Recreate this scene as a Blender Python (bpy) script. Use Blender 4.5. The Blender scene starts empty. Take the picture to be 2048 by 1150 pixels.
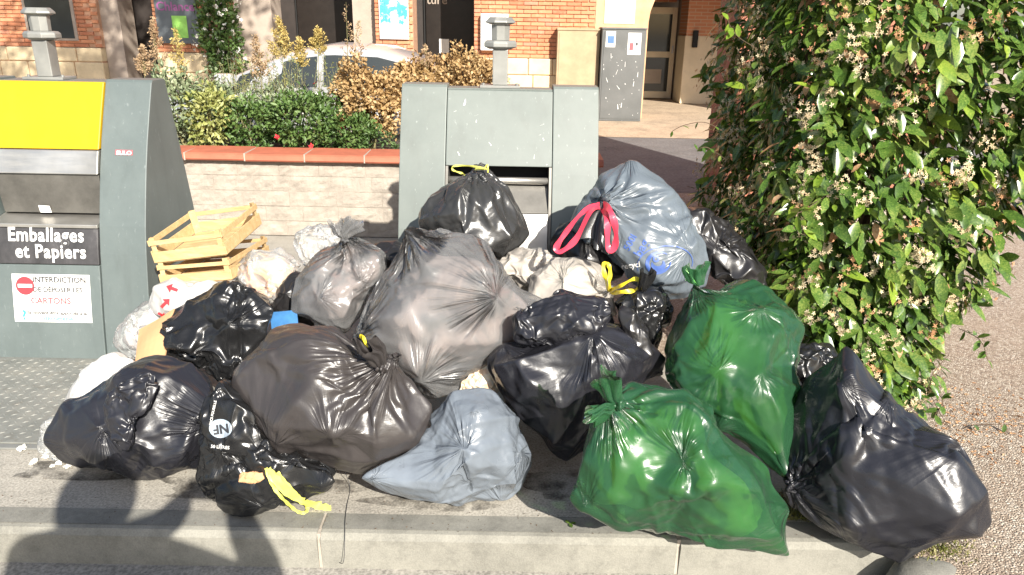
import bpy, bmesh, math, random
import numpy as np
from mathutils import Vector, Matrix

# ------------------------------------------------------------------ camera, sky, sun, exposure
S = bpy.context.scene
H = 1.55; FP = 1500.0; PIT = math.atan(535 / 1500); ROL = math.radians(1.05)
CAM = np.array([0, 0, H]); Fw = np.array([0, math.cos(PIT), -math.sin(PIT)])
_U0 = np.array([0, math.sin(PIT), math.cos(PIT)]); _R0 = np.array([1., 0, 0])
CR = math.cos(ROL) * _R0 + math.sin(ROL) * _U0
CU = math.cos(ROL) * _U0 - math.sin(ROL) * _R0
cd = bpy.data.cameras.new('Camera'); co = bpy.data.objects.new('Camera', cd); S.collection.objects.link(co)
cd.sensor_width = 36; cd.lens = 36 * FP / 2048; cd.clip_start = 0.02; cd.clip_end = 500
_M = Matrix((CR, CU, -Fw)).transposed().to_4x4(); _M.translation = Vector(CAM); co.matrix_world = _M; S.camera = co
EL = math.radians(32.2); AZ = math.radians(-24.7)
W = bpy.data.worlds.new('World'); S.world = W; W.use_nodes = True
sk = W.node_tree.nodes.new('ShaderNodeTexSky'); sk.sky_type = 'NISHITA'; sk.sun_disc = False
sk.sun_elevation = EL; sk.sun_rotation = math.radians(155.3); sk.dust_density = 1.5
W.node_tree.links.new(sk.outputs[0], W.node_tree.nodes['Background'].inputs[0])
W.node_tree.nodes['Background'].inputs[1].default_value = 0.09
sl = bpy.data.lights.new('Sun', 'SUN'); sl.energy = 5.0; sl.angle = math.radians(0.53); sl.color = (1, .945, .85)
so = bpy.data.objects.new('Sun', sl); S.collection.objects.link(so); so.location = (6, -10, 9)
SUN = Vector((math.cos(EL) * math.sin(AZ), math.cos(EL) * math.cos(AZ), -math.sin(EL)))
so.rotation_euler = SUN.to_track_quat('-Z', 'Y').to_euler()
S.view_settings.view_transform = 'Standard'; S.view_settings.look = 'None'
S.view_settings.gamma = 1; S.view_settings.use_curve_mapping = False
S.view_settings.exposure = 1.05

# ------------------------------------------------------------------ helpers
def ray(x, y): return Fw + (x - 1024) / FP * CR - (y - 575) / FP * CU
def atZ(x, y, z=0.0):
    d = ray(x, y); return CAM + d * (z - H) / d[2]
def atY(x, y, Y):
    d = ray(x, y); return CAM + d * Y / d[1]
def proj(P):
    v = np.asarray(P) - CAM; w = v @ Fw
    return 1024 + FP * (v @ CR) / w, 575 - FP * (v @ CU) / w, w
def link(name, data, parent=None, label=None, cat=None, group=None, kind=None):
    o = bpy.data.objects.new(name, data); S.collection.objects.link(o)
    if parent is not None:
        o.parent = parent
        o.matrix_parent_inverse = Matrix.Translation(-Vector(parent['_b'])) if '_b' in parent else Matrix()
    return tag(o, label, cat, group, kind)
def tag(o, label=None, cat=None, group=None, kind=None):
    if label: o['label'] = label
    if cat: o['category'] = cat
    if group: o['group'] = group
    if kind: o['kind'] = kind
    return o
def thing(name, loc, label, cat, group=None, kind=None):
    o = bpy.data.objects.new(name, None); S.collection.objects.link(o)
    o.empty_display_size = .1; o.location = loc; o['_b'] = tuple(float(v) for v in loc)
    return tag(o, label, cat, group, kind)
class MB:
    def __init__(s): s.v = []; s.f = []; s.m = []; s.cm = 0
    def add(s, vs, fs):
        b = len(s.v); s.v += [tuple(map(float, q)) for q in vs]; s.f += [tuple(b + i for i in f) for f in fs]; s.m += [s.cm] * len(fs); return s
    def box(s, x0, x1, y0, y1, z0, z1):
        return s.add([(x0,y0,z0),(x1,y0,z0),(x1,y1,z0),(x0,y1,z0),(x0,y0,z1),(x1,y0,z1),(x1,y1,z1),(x0,y1,z1)],
                     [(0,3,2,1),(4,5,6,7),(0,1,5,4),(1,2,6,5),(2,3,7,6),(3,0,4,7)])
    def hexa(s, p):  # 8 points: bottom ring then top ring
        return s.add(p, [(0,3,2,1),(4,5,6,7),(0,1,5,4),(1,2,6,5),(2,3,7,6),(3,0,4,7)])
    def loft(s, rings, cap=True, closed=True):
        n = len(rings[0]); vs = [p for r in rings for p in r]; fs = []
        for i in range(len(rings) - 1):
            for j in range(n if closed else n - 1):
                a = i*n + j; b = i*n + (j+1) % n; fs.append((a, b, b + n, a + n))
        if cap: fs += [tuple(range(n - 1, -1, -1)), tuple(range((len(rings)-1)*n, len(rings)*n))]
        return s.add(vs, fs)
    def tube(s, pts, r, n=8):
        pts = [Vector(p) for p in pts]; rs = r if isinstance(r, (list, tuple)) else [r]*len(pts); rings = []
        u = None
        for i, p in enumerate(pts):
            t = (pts[min(i+1, len(pts)-1)] - pts[max(i-1, 0)]).normalized()
            if u is None: u = t.orthogonal().normalized()
            u = (u - t*u.dot(t)).normalized(); w = t.cross(u)
            rings.append([p + (u*math.cos(a) + w*math.sin(a))*rs[i] for a in [2*math.pi*k/n for k in range(n)]])
        return s.loft(rings)
    def lathe(s, c, prof, n=20, axis='z'):
        rings = []
        for r, h in prof:
            rings.append([(c[0]+r*math.cos(2*math.pi*k/n), c[1]+r*math.sin(2*math.pi*k/n), c[2]+h) if axis == 'z' else
                          (c[0]+r*math.cos(2*math.pi*k/n), c[1]+h, c[2]+r*math.sin(2*math.pi*k/n)) for k in range(n)])
        return s.loft(rings)
    def mesh(s, name, mats, bevel=0, smooth=False, M=None, seg=2):
        me = bpy.data.meshes.new(name); me.from_pydata(s.v, [], s.f)
        for m in (mats if isinstance(mats, (list, tuple)) else [mats]): me.materials.append(m)
        me.polygons.foreach_set('material_index', s.m)
        bm = bmesh.new(); bm.from_mesh(me); bmesh.ops.recalc_face_normals(bm, faces=bm.faces)
        if bevel:
            bmesh.ops.bevel(bm, geom=[e for e in bm.edges if len(e.link_faces) == 2 and e.calc_face_angle(0) > .5], offset=bevel, segments=seg, affect='EDGES', profile=.6, clamp_overlap=True)
        if M is not None: bmesh.ops.transform(bm, matrix=M, verts=bm.verts)
        for f in bm.faces: f.smooth = smooth
        bm.to_mesh(me); bm.free(); return me
    def build(s, name, mats, parent=None, bevel=0, smooth=False, M=None, seg=2, **k):
        return link(name, s.mesh(name, mats, bevel, smooth, M, seg), parent, **k)
def mesh_from(name, x, f, mat=None, smooth=True):
    x = np.asarray(x, np.float32); f = np.asarray(f, np.int32); k = f.shape[1]; m = len(f)
    me = bpy.data.meshes.new(name); me.vertices.add(len(x)); me.vertices.foreach_set('co', x.ravel())
    me.loops.add(m*k); me.polygons.add(m); me.loops.foreach_set('vertex_index', f.ravel())
    me.polygons.foreach_set('loop_start', np.arange(0, m*k, k, dtype=np.int32)); me.polygons.foreach_set('loop_total', np.full(m, k, np.int32))
    me.polygons.foreach_set('use_smooth', np.full(m, smooth)); me.update(calc_edges=True)
    for q in (mat if isinstance(mat, (list, tuple)) else [mat]):
        if q: me.materials.append(q)
    return me
def fnoise(p, seed, n=24, f0=1.0, f1=3.0):
    r = np.random.RandomState(seed); k = r.randn(n, 3); k /= np.linalg.norm(k, axis=1)[:, None]
    k *= r.uniform(f0, f1, n)[:, None]; ph = r.uniform(0, 6.28, n)
    return np.cos(p @ k.T * 6.283 + ph).sum(1) * (2/n)**.5
def text_mesh(name, body, size, mat, M, bold=0.0, align='CENTER', spacing=1.0, extrude=.0006, sub=0, sx=1.0, space=1.0):
    c = bpy.data.curves.new('txt', 'FONT'); c.body = body; c.size = size; c.offset = bold*size; c.align_x = align
    c.extrude = extrude; c.space_line = spacing; c.space_character = space; c.resolution_u = 3
    t = bpy.data.objects.new('txt', c); S.collection.objects.link(t)
    me = bpy.data.meshes.new_from_object(t); bpy.data.objects.remove(t); bpy.data.curves.remove(c)
    me.name = name; me.transform(M @ Matrix.Diagonal((sx, 1, 1, 1))); me.materials.clear(); me.materials.append(mat)
    return me
def frame(o, right, up):
    r = Vector(right).normalized(); u = Vector(up).normalized(); n = r.cross(u).normalized(); u = n.cross(r)
    M = Matrix((r, u, n)).transposed().to_4x4(); M.translation = Vector(o); return M

# ------------------------------------------------------------------ materials
class Nd:
    def __init__(s, name):
        s.m = bpy.data.materials.new(name); s.m.use_nodes = True; s.t = s.m.node_tree; s.b = s.t.nodes['Principled BSDF']
        s.out = s.t.nodes['Material Output']
    def n(s, typ, **k):
        q = s.t.nodes.new(typ)
        for a, v in k.items():
            if hasattr(q, a): setattr(q, a, v)
            else: q.inputs[a].default_value = v
        return q
    def l(s, a, b): s.t.links.new(a, b)
    def coord(s, scale=(1,1,1)):
        c = s.n('ShaderNodeNewGeometry'); mp = s.n('ShaderNodeMapping'); mp.inputs['Scale'].default_value = scale
        s.l(c.outputs['Position'], mp.inputs['Vector']); return mp.outputs['Vector']
    def noise(s, scale, detail=4, rough=.6, vec=None, sc=(1,1,1)):
        q = s.n('ShaderNodeTexNoise'); q.inputs['Scale'].default_value = scale; q.inputs['Detail'].default_value = detail; q.inputs['Roughness'].default_value = rough
        s.l(vec if vec is not None else s.coord(sc), q.inputs['Vector']); return q.outputs['Fac']
    def vor(s, scale, feat='F1', out='Distance', sc=(1,1,1)):
        q = s.n('ShaderNodeTexVoronoi', feature=feat); q.inputs['Scale'].default_value = scale; s.l(s.coord(sc), q.inputs['Vector']); return q.outputs[out]
    def ramp(s, fac, stops, interp='LINEAR'):
        r = s.n('ShaderNodeValToRGB'); r.color_ramp.interpolation = interp; e = r.color_ramp.elements
        while len(e) < len(stops): e.new(.5)
        for q, (p, c) in zip(e, stops): q.position = p; q.color = (*c, 1) if len(c) == 3 else c
        s.l(fac, r.inputs[0]); return r.outputs[0]
    def mix(s, fac, a, b, typ='MIX'):
        q = s.n('ShaderNodeMix', data_type='RGBA', blend_type=typ)
        for sock, v in ((q.inputs[0], fac), (q.inputs[6], a), (q.inputs[7], b)):
            if isinstance(v, (int, float)): sock.default_value = v
            elif isinstance(v, tuple): sock.default_value = (*v, 1) if len(v) == 3 else v
            else: s.l(v, sock)
        return q.outputs[2]
    def mul(s, a, v, op='MULTIPLY'):
        q = s.n('ShaderNodeMath', operation=op); s.l(a, q.inputs[0])
        if isinstance(v, (int, float)): q.inputs[1].default_value = v
        else: s.l(v, q.inputs[1])
        return q.outputs[0]
    def bump(s, h, strength=.3, dist=.01, prev=None):
        q = s.n('ShaderNodeBump'); q.inputs['Strength'].default_value = strength; q.inputs['Distance'].default_value = dist; s.l(h, q.inputs['Height'])
        if prev is not None: s.l(prev, q.inputs['Normal'])
        s.l(q.outputs[0], s.b.inputs['Normal']); return q.outputs[0]
    def col(s, c):
        if isinstance(c, tuple): s.b.inputs['Base Color'].default_value = (*c, 1)
        else: s.l(c, s.b.inputs['Base Color'])
    def set(s, **k):
        for a, v in k.items():
            i = s.b.inputs[a.replace('_', ' ')]
            if hasattr(v, 'node'): s.l(v, i)
            else: i.default_value = v
        return s
def plain(name, c, rough=.6, spec=.5, metal=0, var=.12, vs=6):
    n = Nd(name)
    if var:
        q = n.noise(vs, 5, .65); n.col(n.ramp(q, [(.3, tuple(v*(1-var) for v in c)), (.7, tuple(min(1, v*(1+var)) for v in c))]))
    else: n.col(c)
    n.set(Roughness=rough, Metallic=metal); n.b.inputs['Specular IOR Level'].default_value = spec
    return n.m
def concrete(name, c, spk=.35, ps=160, bump=.35):
    n = Nd(name); a = n.noise(2.2, 6, .7); b = n.noise(ps, 2, .6); d = n.noise(14, 5, .7); e = n.noise(55, 3, .7)
    c1 = n.ramp(a, [(.30, tuple(v*.55 for v in c)), (.52, c), (.8, tuple(v*1.25 for v in c))])
    c2 = n.mix(spk, c1, n.ramp(b, [(.36, tuple(v*.35 for v in c)), (.52, c), (.68, tuple(min(1, v*1.5) for v in c))]))
    c3 = n.mix(n.ramp(d, [(.52, (0,0,0)), (.75, (.55,.55,.55))]), c2, tuple(v*.42 for v in c))
    c4 = n.mix(n.ramp(e, [(.64, (0,0,0)), (.70, (.8*spk*1.6,)*3)]), c3, tuple(v*.3 for v in c)); n.col(c4)
    n.set(Roughness=.92); n.bump(b, bump, .004, n.bump(d, .3, .01)); return n.m
def film(name, c, rough=.3, trans=0.0, tint=(1,1,1), transl=0.0, tcol=None, crink=.25, var=.15, spec=.5, folds=.6):
    """thin plastic film: principled, optionally see-through and/or glowing from behind"""
    n = Nd(name); q = n.noise(3.5, 4, .6)
    n.col(n.ramp(q, [(.3, tuple(v*(1-var) for v in c)), (.7, tuple(v*(1+var) for v in c))]))
    n.set(Roughness=n.mul(n.mul(n.noise(9, 3), .22), rough - .11, 'ADD')); n.b.inputs['Specular IOR Level'].default_value = spec
    a = n.noise(26, 5, .62, sc=(1, 1, 1.7)); v = n.vor(17, 'DISTANCE_TO_EDGE')
    b0 = n.bump(a, crink*.4, .012)
    fv = n.n('ShaderNodeAttribute', attribute_name='fold_vec'); fa = n.n('ShaderNodeAttribute', attribute_name='fold_amp')
    st = n.noise(1.0, 3, .5, vec=fv.outputs['Vector']); rg = n.mul(n.mul(n.mul(st, -.5, 'ADD'), 1, 'ABSOLUTE'), -2.4)
    n.bump(n.mul(rg, fa.outputs['Fac']), folds, .022, b0)
    cur = n.b.outputs[0]; nl = n.b.inputs['Normal'].links[0].from_socket
    if trans or transl: n.b.inputs['Specular IOR Level'].default_value = 0
    if transl:
        t = n.n('ShaderNodeBsdfTranslucent'); t.inputs['Color'].default_value = (*(tcol or c), 1)
        m = n.n('ShaderNodeMixShader'); m.inputs[0].default_value = transl; n.l(cur, m.inputs[1]); n.l(t.outputs[0], m.inputs[2]); cur = m.outputs[0]
    if trans:
        t = n.n('ShaderNodeBsdfTransparent'); t.inputs['Color'].default_value = (*tint, 1)
        m = n.n('ShaderNodeMixShader'); m.inputs[0].default_value = trans; n.l(cur, m.inputs[1]); n.l(t.outputs[0], m.inputs[2]); cur = m.outputs[0]
    if trans or transl:   # the glossy skin of the film lies over whatever shows through
        fr = n.n('ShaderNodeFresnel'); fr.inputs['IOR'].default_value = 1.5; n.l(nl, fr.inputs['Normal']); gl = n.n('ShaderNodeBsdfGlossy'); gl.inputs['Roughness'].default_value = rough; n.l(nl, gl.inputs['Normal'])
        m = n.n('ShaderNodeMixShader'); n.l(fr.outputs[0], m.inputs[0]); n.l(cur, m.inputs[1]); n.l(gl.outputs[0], m.inputs[2]); cur = m.outputs[0]
    n.l(cur, n.out.inputs[0]); return n.m
def patchy(name, cols, scale, rough=.7, sc=(1,1,1)):
    n = Nd(name); q = n.n('ShaderNodeTexNoise'); q.inputs['Scale'].default_value = scale*.55; q.inputs['Detail'].default_value = 3; q.inputs['Distortion'].default_value = .6; n.l(n.coord(sc), q.inputs['Vector'])
    sp = n.n('ShaderNodeSeparateColor'); n.l(q.outputs['Color'], sp.inputs[0]); k = len(cols)-1
    n.col(n.ramp(sp.outputs[0], [(.30+.40*i/k, c) for i, c in enumerate(cols)])); n.set(Roughness=rough); return n.m
def foliage(name, c1, c2, c3, scale=9, rough=.5, transl=.25, spec=.5):
    n = Nd(name); q = n.noise(scale, 3, .6); k = n.noise(140, 1)
    mixed = n.mul(n.mul(q, .6), n.mul(k, .4), 'ADD')
    c = n.ramp(mixed, [(.36, c1), (.5, c2), (.64, c3)]); n.col(c); n.set(Roughness=rough); n.b.inputs['Specular IOR Level'].default_value = spec
    t = n.n('ShaderNodeBsdfTranslucent'); n.l(c, t.inputs['Color']); m = n.n('ShaderNodeMixShader'); m.inputs[0].default_value = transl
    n.l(n.b.outputs[0], m.inputs[1]); n.l(t.outputs[0], m.inputs[2]); n.l(m.outputs[0], n.out.inputs[0]); return n.m
M = {}
M['black'] = film('black_film', (.016,.015,.0155), .31)
M['black2'] = film('glossy_black_film', (.012,.012,.0125), .25, crink=.25)
M['navy'] = film('blue_black_film', (.016,.016,.020), .30)
M['char'] = film('charcoal_film', (.040,.035,.034), .32)
M['grey'] = film('grey_film', (.15,.172,.20), .27, folds=1.1)
M['blue'] = film('blue_grey_film', (.105,.125,.145), .28, crink=.2, folds=.9)
M['haze'] = film('translucent_grey_film', (.215,.215,.215), .25, folds=1.7, trans=.45, tint=(.9,.9,.9), transl=.2, tcol=(.4,.4,.39))
M['smoke'] = film('smoke_black_film', (.035,.035,.035), .26, trans=.10, tint=(.3,.3,.3))
M['green'] = film('green_film', (.030,.110,.050), .27, trans=.42, tint=(.36,.66,.29), transl=.2, tcol=(.07,.34,.12), crink=.15, folds=.9)
M['white'] = film('white_film', (.56,.51,.45), .35, trans=.22, transl=.25, tcol=(.7,.65,.6), crink=.2, folds=.9)
M['wbag'] = film('white_bag_film', (.60,.58,.55), .35, transl=.2, tcol=(.7,.68,.65), crink=.2, folds=.9)
M['wpaper'] = plain('white_paper', (.8,.78,.74), .7, var=.05)
M['clear'] = film('clear_film', (.75,.75,.73), .2, trans=.74, tint=(.95,.95,.94), crink=.4)
M['c_pink'] = patchy('mixed_refuse', [(.15,.15,.15),(.24,.235,.23),(.42,.35,.33),(.66,.53,.48),(.34,.33,.32),(.56,.36,.31)], 8)
M['c_green'] = patchy('garden_refuse', [(.07,.08,.03),(.16,.17,.06),(.42,.42,.15),(.68,.64,.26),(.76,.72,.42)], 7)
M['c_orange'] = patchy('orange_refuse', [(.8,.5,.12),(.75,.6,.35),(.8,.35,.15),(.7,.65,.5)], 12)
M['c_white'] = patchy('white_refuse', [(.75,.68,.58),(.6,.62,.5),(.8,.76,.7),(.45,.34,.26)], 10)
M['yellow_tape'] = plain('yellow_tape', (.70,.56,.03), .4, var=.06)
M['lime_tape'] = plain('lime_tape', (.62,.62,.12), .4, var=.06)
M['red_tape'] = plain('red_tape', (.72,.05,.09), .35, var=.08)
M['cpaint'] = None
n = Nd('grey_green_enamel'); a = n.noise(3, 6, .7); b = n.noise(60, 4, .7, sc=(1,1,.25)); c = n.ramp(a, [(.3,(.088,.108,.106)),(.7,(.118,.141,.137))])
c = n.mix(n.ramp(b, [(.62,(0,0,0)),(.74,(.35,.35,.35))]), c, (.30,.33,.33)); r_ = n.noise(16, 5, .6, sc=(1,1,.06)); c = n.mix(n.ramp(r_, [(.52,(0,0,0)),(.80,(.32,.32,.32))]), c, (.06,.07,.066)); n.col(c); n.set(Roughness=.48); n.bump(a, .04, .02); M['cpaint'] = n.m
n = Nd('pale_weathered_enamel'); a = n.noise(3, 6, .7); b = n.noise(60, 4, .7, sc=(1,1,.25)); c = n.ramp(a, [(.3,(.118,.137,.126)),(.7,(.150,.170,.156))])
c = n.mix(n.ramp(b, [(.64,(0,0,0)),(.74,(.5,.5,.5))]), c, (.40,.42,.40)); r_ = n.noise(14, 5, .6, sc=(1,1,.07)); c = n.mix(n.ramp(r_, [(.52,(0,0,0)),(.80,(.30,.30,.30))]), c, (.08,.085,.075)); n.col(c); n.set(Roughness=.5); M['cpaint2'] = n.m
n = Nd('yellow_enamel'); a = n.noise(2, 4); n.col(n.ramp(a, [(.3,(.47,.285,.004)),(.7,(.52,.32,.008))])); r_ = n.noise(9, 6, .7, sc=(1,1,.15)); n.col(n.mix(n.ramp(r_, [(.5,(0,0,0)),(.8,(.3,.3,.3))]), n.ramp(a, [(.3,(.47,.285,.004)),(.7,(.52,.32,.008))]), (.22,.14,.02))); n.set(Roughness=.38); M['ypaint'] = n.m
n = Nd('brushed_steel'); a = n.noise(5, 5, .6, sc=(1,1,9)); b = n.noise(4, 4, .6); n.col(n.ramp(b, [(.3,(.42,.40,.36)),(.7,(.62,.60,.56))])); n.set(Metallic=.85, Roughness=n.mul(n.mul(a,.3),.28,'ADD')); M['steel'] = n.m
n = Nd('shaded_steel'); b = n.noise(5, 5, .7); n.col(n.ramp(b, [(.3,(.10,.095,.085)),(.7,(.20,.19,.17))])); n.set(Metallic=.6, Roughness=.45); M['shade_steel'] = n.m  # dark copy of the steel: recess shade and dark reflection put into its colour
n = Nd('galvanised_steel'); v = n.vor(40, out='Color'); b = n.noise(6, 4); c = n.ramp(b, [(.3,(.20,.20,.19)),(.7,(.30,.30,.28))]); n.col(n.mix(1.0, c, n.ramp(b, [(0,(.9,.9,.88)),(1,(1,1,1))]), 'MULTIPLY')); n.set(Metallic=.35, Roughness=.5); M['galv'] = n.m
M['dark'] = plain('black_interior', (.012,.012,.012), .8, var=.1)
n = Nd('black_sign_plate'); a = n.noise(12, 6, .75, sc=(1,1,.5)); n.col(n.ramp(a, [(.35,(.030,.029,.030)),(.6,(.055,.052,.054)),(.75,(.12,.115,.115))])); n.set(Roughness=.5); M['sign'] = n.m
M['lettering'] = plain('white_lettering', (.82,.81,.78), .6, var=.03)
M['red'] = plain('red_print', (.70,.04,.05), .5, var=0); M['pinkred'] = plain('faded_red_print', (.62,.09,.10), .5, var=0)
M['inkgrey'] = plain('grey_print', (.035,.035,.04), .6, var=0); M['inkblue'] = plain('blue_print', (.10,.35,.62), .6, var=0); M['cyan'] = plain('cyan_print', (.05,.45,.62), .6, var=0)
M['paper'] = plain('notice_paper', (.80,.79,.75), .55, var=.03)
M['card'] = plain('cardboard', (.52,.30,.15), .85, var=.1)
n = Nd('crate_wood'); a = n.noise(9, 6, .7, sc=(1,5,5)); b = n.noise(45, 4, .65, sc=(.5,3,5)); c = n.ramp(a, [(.3,(.42,.275,.125)),(.5,(.52,.36,.17)),(.7,(.60,.44,.24))]); n.col(n.mix(n.ramp(b,[(.52,(0,0,0)),(.70,(.55,.55,.55))]), c, (.30,.18,.08))); n.set(Roughness=.75); n.bump(b, .2, .003); M['wood'] = n.m
M['conc'] = concrete('aggregate_concrete', (.34,.315,.27), .4, 130)
M['kerb'] = concrete('kerb_concrete', (.245,.235,.20), .15, 200, .2)
M['kerbtop'] = concrete('darker_kerb_concrete', (.205,.198,.172), .15, 200, .2)  # kerb concrete darkened for tops that catch less sun; the boulder shares it
M['gutter'] = concrete('gutter_concrete', (.30,.28,.245), .45, 90, .5)
M['mortar'] = plain('mortar', (.37,.325,.27), .95, var=.15, vs=40)
n = Nd('pebble_aggregate'); v = n.n('ShaderNodeTexVoronoi'); v.inputs['Scale'].default_value = 105; n.l(n.coord(), v.inputs['Vector']); v2 = n.n('ShaderNodeTexVoronoi', feature='DISTANCE_TO_EDGE'); v2.inputs['Scale'].default_value = 105; n.l(n.coord(), v2.inputs['Vector'])
sp = n.n('ShaderNodeSeparateColor'); n.l(v.outputs['Color'], sp.inputs[0]); c = n.ramp(sp.outputs[0], [(0,(.20,.145,.105)),(.3,(.36,.29,.22)),(.6,(.46,.385,.30)),(.85,(.58,.52,.43)),(1,(.29,.225,.175))]); c = n.mix(n.ramp(v2.outputs['Distance'], [(.02,(1,1,1)),(.12,(0,0,0))]), c, (.16,.12,.09)); d = n.noise(2.5,5,.7); c = n.mix(n.ramp(d,[(.4,(0,0,0)),(.75,(.45,.45,.45))]), c, (.34,.25,.18)); n.col(c); n.set(Roughness=.85); n.bump(v2.outputs['Distance'], .8, .01); M['pebble'] = n.m
n = Nd('damp_stain'); a = n.noise(7, 6, .7); n.col((.055,.048,.04)); n.set(Roughness=.55); t_ = n.n('ShaderNodeBsdfTransparent'); m_ = n.n('ShaderNodeMixShader'); n.l(n.ramp(a, [(.42,(0,0,0)),(.62,(.62,.62,.62))]), m_.inputs[0]); n.l(t_.outputs[0], m_.inputs[1]); n.l(n.b.outputs[0], m_.inputs[2]); n.l(m_.outputs[0], n.out.inputs[0]); M['stain'] = n.m
M['asphalt'] = concrete('asphalt', (.085,.083,.08), .5, 60, .5)
M['street'] = concrete('street_asphalt', (.145,.137,.132), .4, 40, .4)
M['paving'] = concrete('sand_paving', (.42,.32,.22), .3, 50, .3)
n = Nd('tread_plate'); a = n.noise(5, 6, .75); b = n.noise(28, 5, .7); c = n.ramp(a, [(.3,(.17,.175,.16)),(.55,(.25,.25,.225)),(.75,(.34,.32,.27))]); n.col(n.mix(n.ramp(b,[(.55,(0,0,0)),(.7,(.6,.6,.6))]), c, (.17,.15,.12))); n.set(Metallic=.3, Roughness=.55); M['tread'] = n.m
n = Nd('split_stone'); a = n.noise(9, 6, .7); b = n.noise(45, 5, .7); c = n.ramp(a, [(.25,(.25,.22,.185)),(.5,(.35,.305,.255)),(.75,(.43,.385,.325))]); n.col(n.mix(n.ramp(b,[(.6,(0,0,0)),(.75,(.35,.35,.35))]), c, (.36,.29,.21))); n.set(Roughness=.95); n.bump(b, .5, .010, n.bump(a, .35, .02)); M['stone'] = n.m
M['terra'] = plain('terracotta', (.42,.125,.07), .7, var=.15, vs=9)
M['soil'] = plain('soil', (.06,.045,.03), 1, var=.3, vs=30)
n = Nd('brick'); oi = n.n('ShaderNodeObjectInfo'); a = n.noise(12, 4, .7); c = n.ramp(oi.outputs['Random'], [(0,(.40,.145,.075)),(.4,(.50,.20,.10)),(.8,(.56,.25,.13)),(1,(.46,.20,.13))]); n.col(n.mix(n.ramp(a,[(.5,(0,0,0)),(.75,(.5,.5,.5))]), c, (.60,.38,.24))); n.set(Roughness=.9); n.bump(a, .3, .01); M['brick'] = n.m
n = Nd('far_brickwork'); br = n.n('ShaderNodeTexBrick'); mp = n.n('ShaderNodeMapping'); mp.inputs['Rotation'].default_value = (math.pi/2,0,0); g = n.n('ShaderNodeNewGeometry'); n.l(g.outputs['Position'], mp.inputs['Vector']); n.l(mp.outputs[0], br.inputs['Vector'])
br.inputs['Scale'].default_value = 1; br.inputs['Brick Width'].default_value = .24; br.inputs['Row Height'].default_value = .065; br.inputs['Mortar Size'].default_value = .008; br.inputs['Color1'].default_value = (.47,.18,.09,1); br.inputs['Color2'].default_value = (.55,.24,.13,1); br.inputs['Mortar'].default_value = (.52,.36,.25,1); n.col(br.outputs[0]); n.set(Roughness=.9); M['brickwork'] = n.m
M['bmortar'] = plain('brick_mortar', (.47,.27,.17), .95, var=.15, vs=9)
M['ashlar'] = plain('pale_stone', (.62,.50,.32), .9, var=.18, vs=5); M['plaster'] = plain('cream_plaster', (.68,.58,.42), .9, var=.1, vs=3)
M['taupe'] = plain('taupe_render', (.34,.28,.23), .9, var=.1); M['ochre'] = plain('ochre_render', (.56,.33,.19), .9, var=.2, vs=4)
M['cab'] = None
n = Nd('scuffed_grey_paint'); a = n.noise(3, 4); b = n.noise(14, 6, .8); c = n.ramp(a, [(.3,(.085,.088,.085)),(.7,(.12,.122,.118))]); n.col(n.mix(n.ramp(b,[(.66,(0,0,0)),(.70,(1,1,1))]), c, (.5,.5,.48))); n.set(Roughness=.6); M['cab'] = n.m
M['beigecab'] = plain('beige_cabinet_paint', (.37,.28,.17), .8, var=.15, vs=5)
n = Nd('silver_car_paint'); n.col((.50,.50,.50)); n.set(Metallic=.35, Roughness=.3); n.b.inputs['Coat Weight'].default_value = .6; M['car'] = n.m
n = Nd('car_glass'); n.col((.03,.035,.035)); n.set(Roughness=.08); M['glass'] = n.m
n = Nd('clear_glass'); n.col((.9,.95,.93)); n.set(Roughness=.05); n.b.inputs['Alpha'].default_value = .25; M['cglass'] = n.m
M['rubber'] = plain('rubber', (.02,.02,.02), .8, var=.1); M['alloy'] = plain('alloy', (.5,.5,.5), .35, metal=.8, var=.05)
M['leafj'] = foliage('jasmine_leaf', (.035,.075,.014), (.075,.140,.024), (.20,.25,.055), 5, .25, .15)
M['leafy'] = foliage('young_jasmine_leaf', (.10,.19,.02), (.18,.28,.03), (.30,.38,.05), 5, .35, .3)
M['petal'] = foliage('jasmine_petal', (.50,.34,.18), (.62,.50,.31), (.74,.66,.48), 14, .7, .2); M['petalb'] = foliage('faded_petal', (.35,.16,.07), (.5,.27,.13), (.62,.42,.24), 14, .8, .2)
M['bark'] = plain('bark', (.10,.065,.04), .95, var=.25, vs=20)
M['lf_green'] = foliage('rose_leaf', (.04,.085,.02), (.085,.155,.035), (.18,.26,.08), 7); M['lf_silver'] = foliage('silver_leaf', (.10,.15,.07), (.2,.25,.13), (.36,.38,.24), 8)
M['lf_orange'] = foliage('orange_leaf', (.24,.16,.065), (.44,.28,.12), (.58,.43,.22), 8); M['lf_lime'] = foliage('lime_leaf', (.17,.21,.05), (.31,.33,.10), (.48,.47,.20), 8)
M['lf_gold'] = foliage('gold_plume', (.32,.24,.07), (.52,.40,.13), (.66,.54,.24), 9, .8); M['lf_tan'] = foliage('tan_plume', (.30,.20,.11), (.46,.32,.19), (.58,.44,.28), 9, .8)
M['stem'] = plain('plant_stem', (.20,.18,.08), .9, var=.2, vs=20); M['rosered'] = plain('red_petal', (.65,.04,.05), .6, var=.1); M['wpetal'] = plain('white_petal', (.8,.78,.7), .7, var=.04)
M['grass'] = foliage('grass_blade', (.09,.11,.02), (.2,.21,.05), (.42,.38,.16), 20)
M['foam'] = plain('white_foam', (.8,.78,.7), .8, var=.04); M['foody'] = patchy('food_scraps', [(.75,.6,.38),(.72,.66,.52),(.6,.4,.25),(.8,.76,.64)], 45)
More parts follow.
